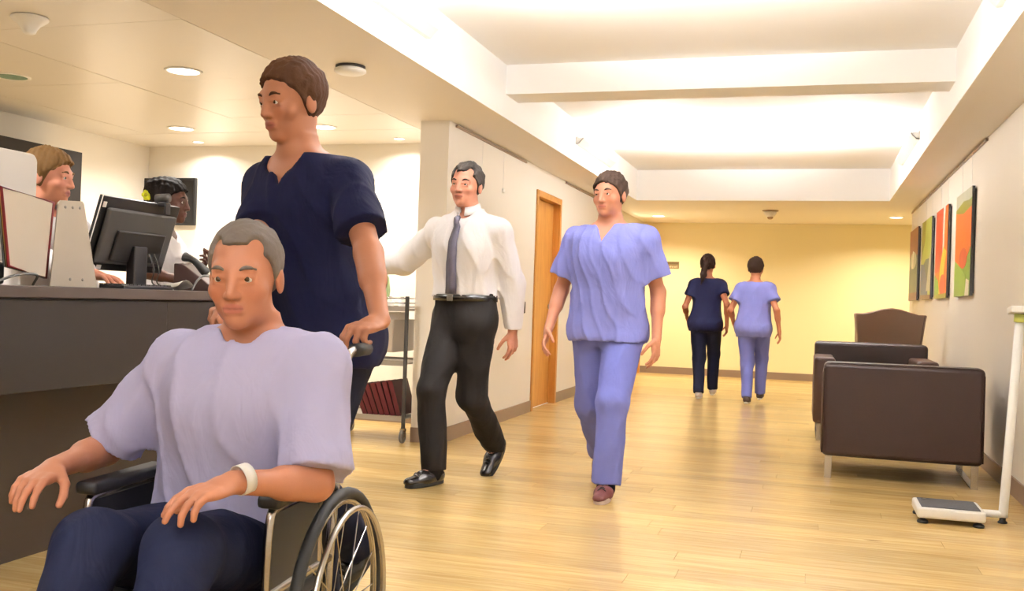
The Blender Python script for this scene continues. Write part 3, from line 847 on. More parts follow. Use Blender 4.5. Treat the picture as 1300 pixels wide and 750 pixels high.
painting('red and orange abstract canvas with yellow drips, second from the scale', 9.82, 10.72, 1.228, 2.085,
         [([(0, .3), (.62, .3), (.62, 1), (0, 1)], PR), ([(.62, .1), (.74, .1), (.78, 1), (.62, 1)], PWH), ([(.74, .4), (1, .4), (1, 1), (.78, 1)], PO), ([(.35, .05), (.6, .05), (.95, .5), (.7, .56), (.45, .35)], PY), (blob(.68, .14, .25, .12), PR), ([(0, 0), (.4, 0), (.3, .2), (0, .28)], PG), ([(0, 0), (1, 0), (1, .05), (0, .04)], PDG)], PO)
painting('pale lime and blue abstract canvas, third from the scale', 11.12, 12.08, 1.232, 2.095,
         [([(0, .5), (.6, .9), (.8, 1), (0, 1)], PDG), ([(.3, .5), (.8, .5), (1, 1), (.45, 1)], PLG), ([(0, .38), (.5, .5), (.9, .5), (.7, .1), (.4, .1)], PTE), ([(0, .05), (.75, .05), (.7, .2), (.35, .44), (0, .46)], PBL), ([(.6, .1), (1, .1), (1, .6), (.85, .5)], PGY), ([(0, 0), (1, 0), (1, .05), (0, .06)], PMA)], PLG)
painting('dark maroon and teal abstract canvas, farthest from the scale', 12.52, 13.50, 1.232, 2.10,
         [([(0, .62), (1, .62), (1, 1), (0, 1)], PBR), (blob(.5, .56, .38, .12), PGY), ([(0, .12), (1, .12), (1, .42), (0, .44)], PTE), ([(0, 0), (1, 0), (1, .11), (0, .11)], PMA), ([(.3, .45), (.5, .45), (.55, .68), (.42, .7)], PWH)], PTE)

# small fittings on the left wall
t = thing('door_card_reader', 'small black card reader on left wall before the wooden door', 'card reader', (XL, 8.94, 1.01))
bx('housing', (0, -.036, -.055), (.022, .036, .055), M['black'], t, bevel=.006)
bx('reader_face', (.022, -.026, -.01), (.0235, .026, .04), M['darkgrey'], t)
for yy, lab, mm in ((7.63, 'brass picture hook with hanging wire, nearer one on left wall', M['rail']), (8.21, 'pale picture hook on left wall, farther one beside the door', M['whitep'])):
    t = thing('picture_hook', lab, 'hook', (XL, yy, 2.02), 0, 'bare picture hooks')
    bm = bmesh.new(); lathe(bm, [(.018, 0), (.022, .006), (.014, .016), (.006, .018)], 14, 'x'); mesh_obj('hook_plate', bm, mm, t, smooth=True)
    bm = bmesh.new(); tube(bm, [(.004, 0, .01), (.004, 0, .33)], .0014, 6); mesh_obj('wire', bm, M['whitep'], t)
t = thing('wall_outlet', 'white double wall outlet low on right wall behind the scale pole', 'outlet', (XR, 6.76, .475))
bx('plate', (-.010, -.075, -.044), (0, .075, .044), M['whitep'], t, bevel=.003)
for yy in (-.035, .035): bx('socket', (-.0112, yy - .022, -.022), (-.0098, yy + .022, .022), M['wall'], t)
# sign on the end wall
t = thing('door_sign', 'small brown sign with two lines of lettering on yellow end wall', 'sign', (-2.165, YB, 1.712))
bx('plate', (-.135, -.012, -.055), (.135, 0, .055), mat('sign_bronze', '#8f7648', .45, vary=(12, .06)), t, bevel=.002)
bx('plate_band', (-.125, -.0135, .012), (.125, -.012, .047), mat('sign_dark', '#6a5329', .45, vary=(12, .06)), t)
ML = mat('sign_letters', '#d2c094', .5, vary=(20, .03))
bm = bmesh.new(); x = -.115
for w in (.012, .02, .016, .022, .014, .02, .018, .01, .022, .016):
    box(bm, (x, -.0135, -.038), (x + w * .75, -.012, -.012 - random.choice((0, .006)))); x += w + .006
mesh_obj('lettering', bm, ML, t)

# ------------------------------------------------------------------ lamps and detectors
E_TUBE = mat('tube_glow', '#ffffff', .5, emit=((1, .95, .86), 9.0))
E_DOWN = mat('downlight_glow', '#ffffff', .5, emit=((1, .93, .80), 7.0))
E_END = mat('end_downlight_glow', '#ffffff', .5, emit=((1, .92, .74), 7.0))
def cove(y0, y1, side, lab):
    x = XC0 + .004 if side < 0 else XC1 - .004; s = 1 if side < 0 else -1
    t = thing('cove_light', lab, 'wall uplighter', (x, (y0 + y1) / 2, 2.545), 0, 'linear uplighters in the coffer'); L = (y1 - y0) / 2
    bm = bmesh.new()
    prism(bm, [(0, 0), (.028, 0), (.075, .05), (.075, .062), (.068, .062), (.068, .054), (.026, .008), (0, .008)], -L, L, lambda u, v, n: (s * u, n, v))
    mesh_obj('trough', bm, M['whitep'], t)
    for yy in (-L, L - .004):
        bm = bmesh.new(); prism(bm, [(0, 0), (.028, 0), (.075, .05), (.075, .062), (0, .062)], yy, yy + .004, lambda u, v, n: (s * u, n, v)); mesh_obj('end_plate', bm, M['whitep'], t)
    bm = bmesh.new(); tube(bm, [(s * .034, -L + .03, .036), (s * .034, L - .03, .036)], .008, 10); mesh_obj('lamp_tube', bm, E_TUBE, t, smooth=True)
    bx('reflector', (s * .004 if s > 0 else -.010, -L + .01, .02), (.010 if s > 0 else s * .004, L - .01, .075), M['steel'], t)
    area('cove_lamp', (s * .05, 0, .078), (2 * L - .06, .06), P_COVE, COL_COVE, (s * .42, 0, 1), math.radians(170), t).rotation_euler = Vector((s * .42, 0, 1)).to_track_quat('-Z', 'X').to_euler()
cove(3.55, 5.27, -1, 'white linear uplighter in near coffer bay, left side above reception')
cove(3.55, 5.20, 1, 'white linear uplighter in near coffer bay, right side at picture edge')
cove(9.0, 10.6, -1, 'white linear uplighter in far coffer bay, left side above the wooden door')
cove(9.0, 10.6, 1, 'white linear uplighter in far coffer bay, right side above the paintings')
cove(-1.4, .2, -1, 'white linear uplighter in the coffer bay behind the camera, left side')
cove(-1.4, .2, 1, 'white linear uplighter in the coffer bay behind the camera, right side')

def downlight(x, y, r, power, glow, col, lab, grp, ring=None):
    t = thing('downlight', lab, 'downlight', (x, y, HC), 0, grp)
    bm = bmesh.new(); lathe(bm, [(r, 0), (r, -.004), (r * .95, -.007), (r * .84, -.006), (r * .82, 0)], 32); mesh_obj('trim_ring', bm, ring or M['whitep'], t, smooth=True)
    bm = bmesh.new(); lathe(bm, [(r * .83, -.0015), (r * .83, -.0035)], 32); mesh_obj('lens', bm, glow, t)
    if power: area('downlight_lamp', (0, 0, -.012), r * 1.6, power, col, (0, 0, -1), math.radians(150), t)
G1 = 'round recessed downlights over reception'
downlight(-3.652, 5.119, .112, P_DOWN, E_DOWN, COL_DOWN, 'largest lit round downlight, in reception ceiling left of the smoke detector', G1)
downlight(-4.962, 6.951, .112, P_DOWN, E_DOWN, COL_DOWN, 'lit round downlight in reception ceiling above the dark television', G1)
downlight(-3.713, 7.01, .112, P_DOWN, E_DOWN, COL_DOWN, 'lit round downlight in reception ceiling nearest the end of the left wall', G1)
M['lens_off'] = mat('downlight_lens_off', '#8fb0a0', .15, vary=(14, .25))
downlight(-4.887, 5.083, .112, 0, M['lens_off'], COL_DOWN, 'unlit round downlight with grey-green lens at left edge of reception ceiling', G1)
downlight(-3.65, 2.9, .095, P_DOWN, E_DOWN, COL_DOWN, 'lit round downlight over the counter, out of frame', G1)
downlight(-4.95, 3.2, .095, P_DOWN, E_DOWN, COL_DOWN, 'lit round downlight behind the counter, out of frame', G1)
G2 = 'small spots along the reception back wall'
for x, lab in ((-5.241, 'small lit spot by the back wall above the dark television'), (-4.283, 'small lit spot by the back wall behind the navy nurse'), (-3.319, 'small lit spot by the back wall above the trolley')):
    downlight(x, 7.598, .05, P_SPOT, E_DOWN, COL_DOWN, lab, G2)
G3 = 'recessed downlights at the corridor end'
downlight(-2.20, 14.55, .10, P_END, E_END, COL_END, 'lit downlight at corridor end over the left door', G3)
downlight(1.057, 14.524, .10, P_END, E_END, COL_END, 'lit downlight at corridor end beside the right wall', G3)

t = thing('smoke_detector', 'white cone-shaped detector hanging from reception ceiling, top left corner', 'smoke detector', (-3.719, 3.969, HC))
bm = bmesh.new(); lathe(bm, [(.085, 0), (.088, -.006), (.082, -.016), (.050, -.04), (.034, -.062), (.028, -.078), (.018, -.084), (.001, -.086)], 28); mesh_obj('cone', bm, M['whitep'], t, smooth=True)
t = thing('smoke_detector', 'low round white smoke detector on ceiling above the navy nurse', 'smoke detector', (-2.574, 5.165, HC))
bm = bmesh.new(); lathe(bm, [(.085, 0), (.085, -.010), (.080, -.014)], 28); mesh_obj('base', bm, M['darkgrey'], t, smooth=True)
bm = bmesh.new(); lathe(bm, [(.076, -.012), (.090, -.020), (.090, -.034), (.066, -.046), (.02, -.050), (.001, -.050)], 28); mesh_obj('head', bm, M['whitep'], t, smooth=True)
t = thing('smoke_detector', 'smoke detector with dark base on yellow ceiling at corridor end', 'smoke detector', (-.577, 13.614, HC))
bm = bmesh.new(); lathe(bm, [(.105, 0), (.105, -.012), (.08, -.018)], 28); mesh_obj('base', bm, M['rail'], t, smooth=True)
bm = bmesh.new(); lathe(bm, [(.075, -.018), (.082, -.04), (.06, -.07), (.052, -.088)], 24); mesh_obj('body', bm, M['whitep'], t, smooth=True)
bm = bmesh.new(); lathe(bm, [(.038, -.088), (.038, -.104), (.02, -.118), (.001, -.120)], 20); mesh_obj('sensor', bm, M['rail'], t, smooth=True)
# ------------------------------------------------------------------ furniture
def soft_box(name, lo, hi, m, parent, r=.03, seg=4, shape=None, sub=3):
    """upholstered block: rounded, slightly domed"""
    bm = bmesh.new(); box(bm, lo, hi)
    bmesh.ops.subdivide_edges(bm, edges=bm.edges[:], cuts=sub, use_grid_fill=True)
    if shape:
        for v in bm.verts: v.co = shape(v.co.copy())
    o = mesh_obj(name, bm, m, parent, bevel=r, seg=seg); o.modifiers['bevel'].angle_limit = math.radians(50)
    return o

def sled_leg(parent, x, y0, y1, z1):
    """flat chrome loop standing under one side"""
    bm = bmesh.new(); w, th = .022, .008
    x0, x1 = x - w, x + w
    box(bm, (x0, y0, 0), (x1, y0 + th, z1)); box(bm, (x0, y1 - th, 0), (x1, y1, z1)); box(bm, (x0, y0 + th, 0), (x1, y1 - th, th)); box(bm, (x0, y0 + th, z1 - th), (x1, y1 - th, z1))
    mesh_obj('leg', bm, M['chrome'], parent, bevel=.0015)

def club_chair(lab, loc, rz, w=.95, d=.86, top=.745, z0=.145, arm=.16, back=.20, recess=.0):
    t = thing('club_armchair', lab, 'armchair', loc, rz, 'brown leather club armchairs')     # front towards +y
    hw = w / 2
    def bulge(c):
        c.y -= .012 * (1 - (c.x / hw) ** 2) * (1 if c.y < -d / 2 + back * .5 else 0); return c
    soft_box('back', (-hw, -d / 2, z0), (hw, -d / 2 + back, top), M['leather'], t, .035, shape=bulge)
    bk = t.children[-1]
    bm = bmesh.new(); e = .034; zt = top - .006
    pts = [(-hw + .004, -d / 2 + .012, z0 + .02), (-hw + .006, -d / 2 + .012, zt - .04), (-hw + .045, -d / 2 + .012, zt), (0, -d / 2 + .004, zt + .003), (hw - .045, -d / 2 + .012, zt), (hw - .006, -d / 2 + .012, zt - .04), (hw - .004, -d / 2 + .012, z0 + .02)]
    tube(bm, pts, .005, 8); mesh_obj('piping', bm, M['leather'], bk, smooth=True)
    for s in (-1, 1):
        a, b = sorted((s * (hw + .008), s * (hw - arm)))
        soft_box('arm', (a, -d / 2 + back * .55, z0), (b, d / 2, top - .055 - recess), M['leather_side'], t, .03)
    soft_box('seat_base', (-hw + arm, -d / 2 + back * .6, z0), (hw - arm, d / 2 - .01, .30), M['leather'], t, .012)
    soft_box('seat_cushion', (-hw + arm + .004, -d / 2 + back * .8, .30), (hw - arm - .004, d / 2 + .005, .44), M['leather'], t, .035)
    for s in (-1, 1): sled_leg(t, s * (hw - .045), -d / 2 + .03, d / 2 - .04, z0 + .004)
    return t
club_chair('dark brown leather armchair seen from behind, nearest the white scale', (.562, 7.105, 0), -.02)
club_chair('dark brown leather armchair facing the viewer behind the nearest armchair', (.50, 9.02, 0), PI + .01, w=.94, d=.88, top=.80, recess=.055)

# wing chair
t = thing('wingback_armchair', 'tall tan leather wingback armchair behind the two dark armchairs', 'armchair', (.655, 10.30, 0), .12)
def wing(c):
    u = (c.z - .36) / .75; k = .80 + .28 * max(0, u) - .05 * max(0, u - .75)
    c.x *= k; c.y += -.10 * max(0, u) + .10 * (abs(c.x) / .3) ** 2 * .5
    if c.z > 1.0: c.z += .03 * math.cos(c.x * 11) - .012
    return c
soft_box('back', (-.30, -.36, .30), (.30, -.24, 1.10), M['tan'], t, .04, shape=wing, sub=7)
for s in (-1, 1):
    bm = bmesh.new()
    prism(bm, [(-.30, .36), (-.02, .36), (-.04, .62), (-.10, .72), (-.22, .98), (-.30, 1.06), (-.36, 1.05)], s * .235, s * .292, lambda u, v, n: (n * (.82 + .24 * max(0, (v - .36) / .75)), u, v))
    mesh_obj('wing', bm, M['tan'], t, bevel=.022, seg=3)
    bx('arm', (min(s * .27, s * .36), -.28, .34), (max(s * .27, s * .36), .34, .62), M['tan'], t, bevel=.035)
bm = bmesh.new(); tube(bm, smooth_path([(.225, -.375, .36), (.25, -.405, .7), (.285, -.455, 1.06)], 5), .004, 6); mesh_obj('seam', bm, M['leather_side'], t, smooth=True)
soft_box('seat_cushion', (-.265, -.26, .30), (.265, .35, .46), M['tan'], t, .03)
bx('seat_rail', (-.30, -.30, .22), (.30, .33, .30), M['tan'], t, bevel=.02)
for sx in (-1, 1):
    for yy in (-.27, .29):
        bm = bmesh.new(); tube(bm, [(sx * .25, yy, .23), (sx * .265, yy * 1.06, 0)], [.024, .014], 12); mesh_obj('leg', bm, M['door_wood'], t, smooth=True)

# patient scale
t = thing('floor_scale', 'white column scale with black platform mat by the right wall', 'scale', (.706, 5.645, 0))
bx('platform', (-.162, -.155, .028), (.162, .150, .082), M['whitep'], t, bevel=.012)
pf = t.children[-1]
M['ribbed'] = mat('black_platform_mat', '#3a3a3d', .6, vary=(30, .15), bump=(90, .3))
bx('mat', (-.140, -.128, .082), (.140, .130, .0855), M['ribbed'], pf, bevel=.001)
bm = bmesh.new(); lathe(bm, [(.012, .0856), (.012, .0866)], 16, 'z', (-.105, .095, 0)); mesh_obj('level_bubble', bm, M['steel'], pf)
for sx in (-1, 1):
    for yy in (-.12, .115):
        bm = bmesh.new(); lathe(bm, [(.026, 0), (.028, .008), (.024, .016), (.013, .020), (.013, .030)], 18, 'z', (sx * .132, yy, 0)); mesh_obj('foot', bm, M['blackrubber'], t, smooth=True)
bm = bmesh.new(); tube(bm, [(.155, .05, .045), (.262, .052, .045), (.275, .052, .050)], .0195, 14); mesh_obj('floor_tube', bm, M['whitep'], t, smooth=True)
bm = bmesh.new(); tube(bm, [(.272, .052, .032), (.272, .052, .052), (.327, .062, 1.085)], .0225, 18); mesh_obj('column', bm, M['whitep'], t, smooth=True)
bm = bmesh.new(); lathe(bm, [(.022, 0), (.024, .006), (.016, .014), (.016, .034)], 16, 'z', (.270, .052, 0)); mesh_obj('foot', bm, M['blackrubber'], t, smooth=True)
bm = bmesh.new(); tube(bm, [(.325, .062, 1.045), (.327, .062, 1.088)], .030, 16); mesh_obj('collar', bm, mat('lime_collar', '#b9c46a', .4, vary=(9, .1)), t, smooth=True)
mt = Matrix.Translation((.345, .06, 1.105)) @ Matrix.Rotation(-.12, 4, 'X')
bx('display_head', (-.075, -.055, -.017), (.095, .055, .020), M['whitep'], t, bevel=.008, mtx=mt)
bx('display_screen', (-.03, -.03, .0205), (.06, .025, .022), M['black'], t.children[-1], mtx=mt)

# reception counter
t = thing('reception_counter', 'long taupe reception counter with overhanging top in front of the staff', 'counter', (-2.63, 0, 0))
CT = 1.066
bx('countertop', (-.60, -1.0, CT - .042), (.0, 5.2, CT), M['counter_top'], t, bevel=.003)
for i in range(4):
    a, b = -1.0 + 1.55 * i, -1.0 + 1.55 * (i + 1)
    bx('front_panel', (-.032, a + .0015, .69), (-.012, b - .0015, CT - .050), M['counter'], t, bevel=.0015)
bx('shadow_gap', (-.05, -.99, CT - .052), (-.03, 5.19, CT - .042), M['counter_dark'], t)
bx('base', (-.42, -.95, .0), (-.30, 5.1, CT - .052), M['counter_dark'], t)
bx('panel_rail', (-.30, -.95, .72), (-.034, 5.1, .76), M['counter_dark'], t)
bx('end_panel', (-.58, 5.17, .0), (-.034, 5.195, CT - .043), M['counter'], t)
bx('staff_shelf', (-.60, -.95, .70), (-.42, 5.1, .73), M['counter_top'], t)

# flip display stand with coloured pockets
M['bracket'] = mat('warm_grey_metal', '#bdb3a4', .45, .1, vary=(6, .03), bump=(200, .02))
t = thing('flip_display_stand', 'grey metal flip display stand with red framed pockets on the counter', 'display stand', (-2.82, 3.28, CT))
bm = bmesh.new(); prism(bm, [(-.125, 0), (.138, 0), (.045, .335), (.035, .344), (-.085, .336), (-.098, .325)], 0, .006, lambda u, v, n: (n, u, v))
mesh_obj('bracket', bm, M['bracket'], t, bevel=.0015)
br = t.children[-1]
for u, v in ((-.06, .312), (-.02, .314), (.02, .316), (-.02, .03), (.05, .03)):
    bm = bmesh.new(); lathe(bm, [(.006, 0), (.006, .002), (.002, .003)], 12, 'x', (.006, u, v)); mesh_obj('screw', bm, M['steel'], br, smooth=True)
M['sheet'] = mat('pocket_sheet', '#d9cfc0', .25, vary=(3, .03), coat=.3)
cols = [('red_frame', '#7d1b20'), ('yellow_frame', '#b59a4a'), ('black_frame', '#1d1f24'), ('grey_frame', '#9aa09a'), ('blue_frame', '#2a3550')]
for i, (n_, c_) in enumerate(cols):
    mm = mat(n_, c_, .4, vary=(10, .08)); dx = -.012 - .014 * i
    # corner points of the page, hinged on the bracket and tipped
    A = [(dx - .0, -.365 + .010 * i, .355 - .000 * i), (dx, -.105 + .012 * i, .325), (dx, -.130 + .012 * i, .032), (dx, -.318 + .010 * i, .070)]
    bm = bmesh.new(); tube(bm, A, .0062, 8, closed=True); mesh_obj('pocket_frame', bm, mm, t, smooth=True)
    bm = bmesh.new(); f0 = [bm.verts.new((p[0] + .001, p[1], p[2])) for p in A]; f1 = [bm.verts.new((p[0] - .001, p[1], p[2])) for p in A]
    bm.faces.new(f0); bm.faces.new(f1[::-1])
    for j in range(4): bm.faces.new([f0[j], f1[j], f1[(j + 1) % 4], f0[(j + 1) % 4]])
    mesh_obj('pocket_sheet', bm, M['sheet'], t.children[-1])

# computers on the counter
t = thing('desktop_computer', 'white all-in-one computer seen from behind at left picture edge', 'computer', (-3.09, 3.03, CT))
bm = bmesh.new()
def rr(w, h_, r, n=5):
    o = []
    for cx, cz, a0 in ((w - r, h_ - r, 0), (-w + r, h_ - r, PI / 2), (-w + r, -h_ + r, PI), (w - r, -h_ + r, PI * 1.5)):
        o += [(cx + r * math.cos(a0 + PI / 2 * i / n), cz + r * math.sin(a0 + PI / 2 * i / n)) for i in range(n + 1)]
    return o
prism(bm, rr(.325, .222, .035), -.014, .014, lambda u, v, n: (n, u, v + .318)); M['silver'] = mat('silver_shell', '#e4e2de', .3, .25, vary=(3, .02))
mesh_obj('shell', bm, M['silver'], t, bevel=.008, seg=3)
bx('screen', (-.0155, -.305, .13), (-.0145, .305, .52), M['blackgloss'], t)
bx('stand_arm', (-.01, -.09, .006), (.004, .09, .14), M['silver'], t, bevel=.003)
bx('stand_foot', (-.09, -.10, 0), (.06, .10, .008), M['silver'], t, bevel=.003)

mt = Matrix.Translation((0, 0, .235)) @ Matrix.Rotation(math.radians(17), 4, 'Y')
t = thing('monitor', 'black computer monitor seen from behind, tilted back on the counter', 'monitor', (-2.935, 3.79, CT))
bx('bezel', (-.020, -.265, -.165), (.004, .265, .165), M['black'], t, bevel=.004, mtx=mt)
bx('rear_shell', (.004, -.235, -.130), (.030, .235, .120), M['darkgrey'], t, bevel=.014, mtx=mt)
rs = t.children[-1]
bx('vent_block', (.030, -.16, -.11), (.044, .17, .03), M['black'], rs, bevel=.008, mtx=mt)
bx('edge_trim', (-.0025, -.267, -.166), (.0015, -.2645, .166), M['whitep'], t, mtx=mt)
bx('screen', (-.0215, -.25, -.15), (-.020, .25, .15), M['blackgloss'], t, mtx=mt)
bx('sticker', (.0042, -.258, .115), (.0052, -.236, .140), M['whitep'], t, mtx=mt)
bx('sticker', (.0042, -.19, -.158), (.0052, -.16, -.140), M['whitep'], t, mtx=mt)
bx('stand_neck', (.0, -.045, .01), (.045, .045, .19), M['black'], t, bevel=.006)
bx('stand_base', (-.07, -.11, 0), (.10, .11, .016), M['black'], t, bevel=.005)
for yy in (.02, .055):
    bm = bmesh.new(); tube(bm, smooth_path([(.07, yy, .16), (.085, yy + .02, .09), (.07, yy + .03, .03), (.085, yy + .10, .006)], 5), .003, 6); mesh_obj('cable', bm, M['darkgrey'], t, smooth=True)
t = thing('webcam', 'small black webcam clipped on top of the black monitor', 'webcam', (-2.87, 3.90, CT + .405))
bm = bmesh.new(); tube(bm, [(-.03, 0, .012), (.034, 0, .016)], .021, 16); mesh_obj('camera_barrel', bm, M['darkgrey'], t, smooth=True)
bx('clip', (-.012, -.02, -.025), (.028, .02, -.004), M['black'], t, bevel=.004); 
bx('clip_tail', (.022, -.018, -.060), (.032, .018, -.008), M['black'], t, bevel=.003)

t = thing('keyboard', 'slim black keyboard on the counter under the man receptionist\'s hand', 'keyboard', (-2.763, 3.60, CT))
bx('tray', (-.058, -.165, 0), (.065, .165, .014), M['black'], t, bevel=.003)
bm = bmesh.new()
for i in range(5):
    for j in range(13): box(bm, (-.056 + .0225 * i, -.165 + .0255 * j, .014), (-.037 + .0225 * i, -.143 + .0255 * j, .020))
o = mesh_obj('keys', bm, M['darkgrey'], t); o['kind'] = 'stuff'
t = thing('paper_sheet', 'loose curled white paper between keyboard and monitor', 'paper', (-2.74, 3.845, CT + .002))
bm = bmesh.new(); G = [[bm.verts.new((-.05 + .1 * i / 6, -.06 + .12 * j / 6, .028 * math.sin(j / 6 * PI) + .018 * (i / 6) ** 2)) for j in range(7)] for i in range(7)]
for i in range(6):
    for j in range(6): bm.faces.new([G[i][j], G[i + 1][j], G[i + 1][j + 1], G[i][j + 1]])
o = mesh_obj('sheet', bm, M['whitep'], t, smooth=True); sm = o.modifiers.new('s', 'SOLIDIFY'); sm.thickness = .0012

t = thing('desk_phone', 'dark desk telephone with angled face on the counter beside the monitor', 'telephone', (-2.88, 4.22, CT), .25)
bm = bmesh.new(); prism(bm, [(-.09, 0), (.09, 0), (.09, .03), (-.05, .13), (-.09, .13)], -.10, .10, lambda u, v, n: (u, n, v)); mesh_obj('body', bm, mat('phone_brown', '#4a3430', .45, vary=(9, .08)), t, bevel=.006)
bm = bmesh.new(); tube(bm, smooth_path([(-.055, -.06, .165), (-.005, -.065, .145), (.06, -.06, .085)], 5), [.024, .022, .019, .017, .016, .016, .017, .019, .022, .024, .022], 12); mesh_obj('handset', bm, M['darkgrey'], t, smooth=True)
bm = bmesh.new(); tube(bm, [(.09 + .012 * math.cos(i * .9), -.07 + .006 * i, .02 + .012 * math.sin(i * .9)) for i in range(24)], .003, 6); mesh_obj('cord', bm, M['darkgrey'], t, smooth=True)
for nm, lab, pts in (('cable', 'grey cable arching over the counter beside the desk telephone', [(-2.67, 3.86, 0), (-2.675, 3.91, .045), (-2.68, 3.97, .066), (-2.68, 4.05, .05), (-2.67, 4.12, .0)]),
                     ('cable', 'grey cable looping on the counter at left below the display stand', [(-2.78, 2.84, .0), (-2.77, 2.91, .026), (-2.78, 2.99, .038), (-2.80, 3.07, .034), (-2.90, 3.16, .0)])):
    bm = bmesh.new(); tube(bm, smooth_path([(a, b, CT + c + .005) for a, b, c in pts], 6), .005, 8)
    tag(mesh_obj(nm, bm, M['rubber'], smooth=True), lab, 'cable', 'cables on the counter')
bx('document_tray', (-3.02, 2.70, CT), (-2.90, 3.02, CT + .085), M['black'], bevel=.012); tag(C.objects['document_tray'], 'black low tray on the counter under the display stand at left', 'tray')

# office chairs behind the counter
def office_chair(loc, rz, lab):
    t = thing('office_chair', lab, 'office chair', loc, rz, 'dark office chairs behind reception')
    soft_box('seat', (-.24, -.23, .60), (.24, .24, .68), M['darkgrey'], t, .03)
    soft_box('backrest', (-.22, -.30, .80), (.22, -.24, 1.20), M['darkgrey'], t, .03, shape=lambda c: Vector((c.x, c.y + .35 * c.x * c.x, c.z)))
    bx('back_bar', (-.03, -.29, .62), (.03, -.265, .84), M['black'], t)
    bm = bmesh.new(); tube(bm, [(0, 0, .08), (0, 0, .61)], .025, 12); mesh_obj('gas_column', bm, M['steel'], t, smooth=True)
    for i in range(5):
        a = TAU * i / 5; bm = bmesh.new(); tube(bm, [(0, 0, .09), (.30 * math.cos(a), .30 * math.sin(a), .065)], [.028, .016], 8); mesh_obj('base_arm', bm, M['black'], t, smooth=True)
        bm = bmesh.new(); lathe(bm, [(.028, -.012), (.028, .012)], 14, 'y', (.30 * math.cos(a), .30 * math.sin(a), .028)); mesh_obj('caster', bm, M['blackrubber'], t)
office_chair((-4.25, 4.25, 0), -1.2, 'dark office chair behind the counter between the two receptionists')

# reception walls
t = thing('television', 'black flat television on the cream reception wall behind the woman', 'television', (-5.68, YRB, 1.872))
bx('frame', (-.285, -.055, -.215), (.285, -.02, .215), M['black'], t, bevel=.005)
bx('screen', (-.265, -.0565, -.195), (.265, -.055, .195), M['blackgloss'], t)
bx('wall_bracket', (-.09, -.02, -.08), (.09, 0, .08), M['darkgrey'], t)
t = thing('wall_screen', 'dark wall screen mostly hidden behind the navy nurse', 'screen', (-4.72, YRB, 1.77))
bx('frame', (-.20, -.05, -.10), (.20, -.02, .10), M['black'], t, bevel=.005)
bx('screen', (-.185, -.0515, -.085), (.185, -.05, .085), M['blackgloss'], t)
bx('wall_bracket', (-.06, -.02, -.05), (.06, 0, .05), M['darkgrey'], t)
t = thing('wall_cupboard', 'dark wall cupboard on reception left wall behind the seated man', 'cupboard', (XRL, 5.25, 1.55))
bx('carcass', (0.0005, -1.33, 0), (.32, 1.33, .585), M['counter'], t)
for i in range(3): bx('cupboard_door', (.32, -1.328 + .886 * i, .003), (.338, -1.328 + .886 * (i + 1) - .004, .582), M['counter'], t, bevel=.002)

# supply trolley
t = thing('supply_trolley', 'grey metal supply trolley against the end of the left wall', 'trolley', (-2.845, 6.76, 0))
TW, TD = .62, .42          # towards -x and +y
posts = [(0, 0), (-TW, 0), (0, TD), (-TW, TD)]
for x, y in posts:
    bm = bmesh.new(); box(bm, (x - .012, y - .012, .105), (x + .012, y + .012, 1.075)); mesh_obj('post', bm, M['darkgrey'] if y == 0 else M['steel'], t, bevel=.002)
    bm = bmesh.new(); lathe(bm, [(.030, -.011), (.046, -.011), (.050, -.004), (.050, .004), (.046, .011), (.030, .011)], 22, 'x', (x + .0, y - .01, .050)); mesh_obj('caster_wheel', bm, M['rubber'], t, smooth=True)
    ch = t.children[-1]; bm = bmesh.new(); lathe(bm, [(.020, -.013), (.020, .013)], 14, 'x', (x, y - .01, .050)); mesh_obj('hub', bm, M['steel'], ch)
    bm = bmesh.new(); box(bm, (x - .018, y - .02, .085), (x + .018, y + .016, .108)); box(bm, (x - .018, y - .016, .045), (x - .0145, y, .09)); box(bm, (x + .0145, y - .016, .045), (x + .018, y, .09)); mesh_obj('caster_fork', bm, M['chrome'], t)
M['shelfm'] = mat('trolley_shelf', '#a9a39c', .4, .4, vary=(8, .04))
for z, nm in ((.17, 'shelf'), (.575, 'shelf'), (.975, 'shelf')):
    bm = bmesh.new(); box(bm, (-TW - .008, -.008, z), (.008, TD + .008, z + .010)); box(bm, (-TW - .008, -.010, z - .012), (.008, -.004, z + .026)); box(bm, (-TW - .008, TD + .004, z - .012), (.008, TD + .010, z + .026))
    mesh_obj(nm, bm, M['shelfm'], t)
for z in (1.025, 1.06):
    bm = bmesh.new(); tube(bm, [(0, 0, z), (-TW, 0, z), (-TW, TD, z), (0, TD, z)], .005, 8, closed=True); mesh_obj('guard_rail', bm, M['chrome'], t, smooth=True)
M['drawer'] = mat('trolley_drawer', '#b8ada0', .45, vary=(6, .04))
bx('drawer_box', (-TW + .02, .002, .66), (-.10, TD - .02, .90), M['drawer'], t, bevel=.004)
db = t.children[-1]
bx('drawer_front', (-TW + .024, -.010, .665), (-.104, .002, .895), M['drawer'], db, bevel=.003)
bx('label_holder', (-.34, -.014, .80), (-.24, -.010, .84), M['whitep'], db)
bm = bmesh.new(); tube(bm, [(-.40, -.010, .76), (-.40, -.03, .76), (-.18, -.03, .76), (-.18, -.010, .76)], .005, 8); mesh_obj('drawer_handle', bm, M['chrome'], db, smooth=True)
hk = smooth_path([(-.30, .26, .985), (-.335, .25, 1.15), (-.35, .25, 1.29), (-.335, .25, 1.345), (-.31, .25, 1.345), (-.298, .25, 1.30), (-.295, .25, 1.25)], 6)
bm = bmesh.new(); tube(bm, hk, .0065, 8); mesh_obj('hook_rod', bm, M['black'], t, smooth=True)
TL = Vector((-2.845, 6.76, 0))
po = thing('drip_pouch', 'pale green translucent pouch hanging from black hook above the trolley', 'pouch', TL + Vector((-.295, .25, 1.245)))
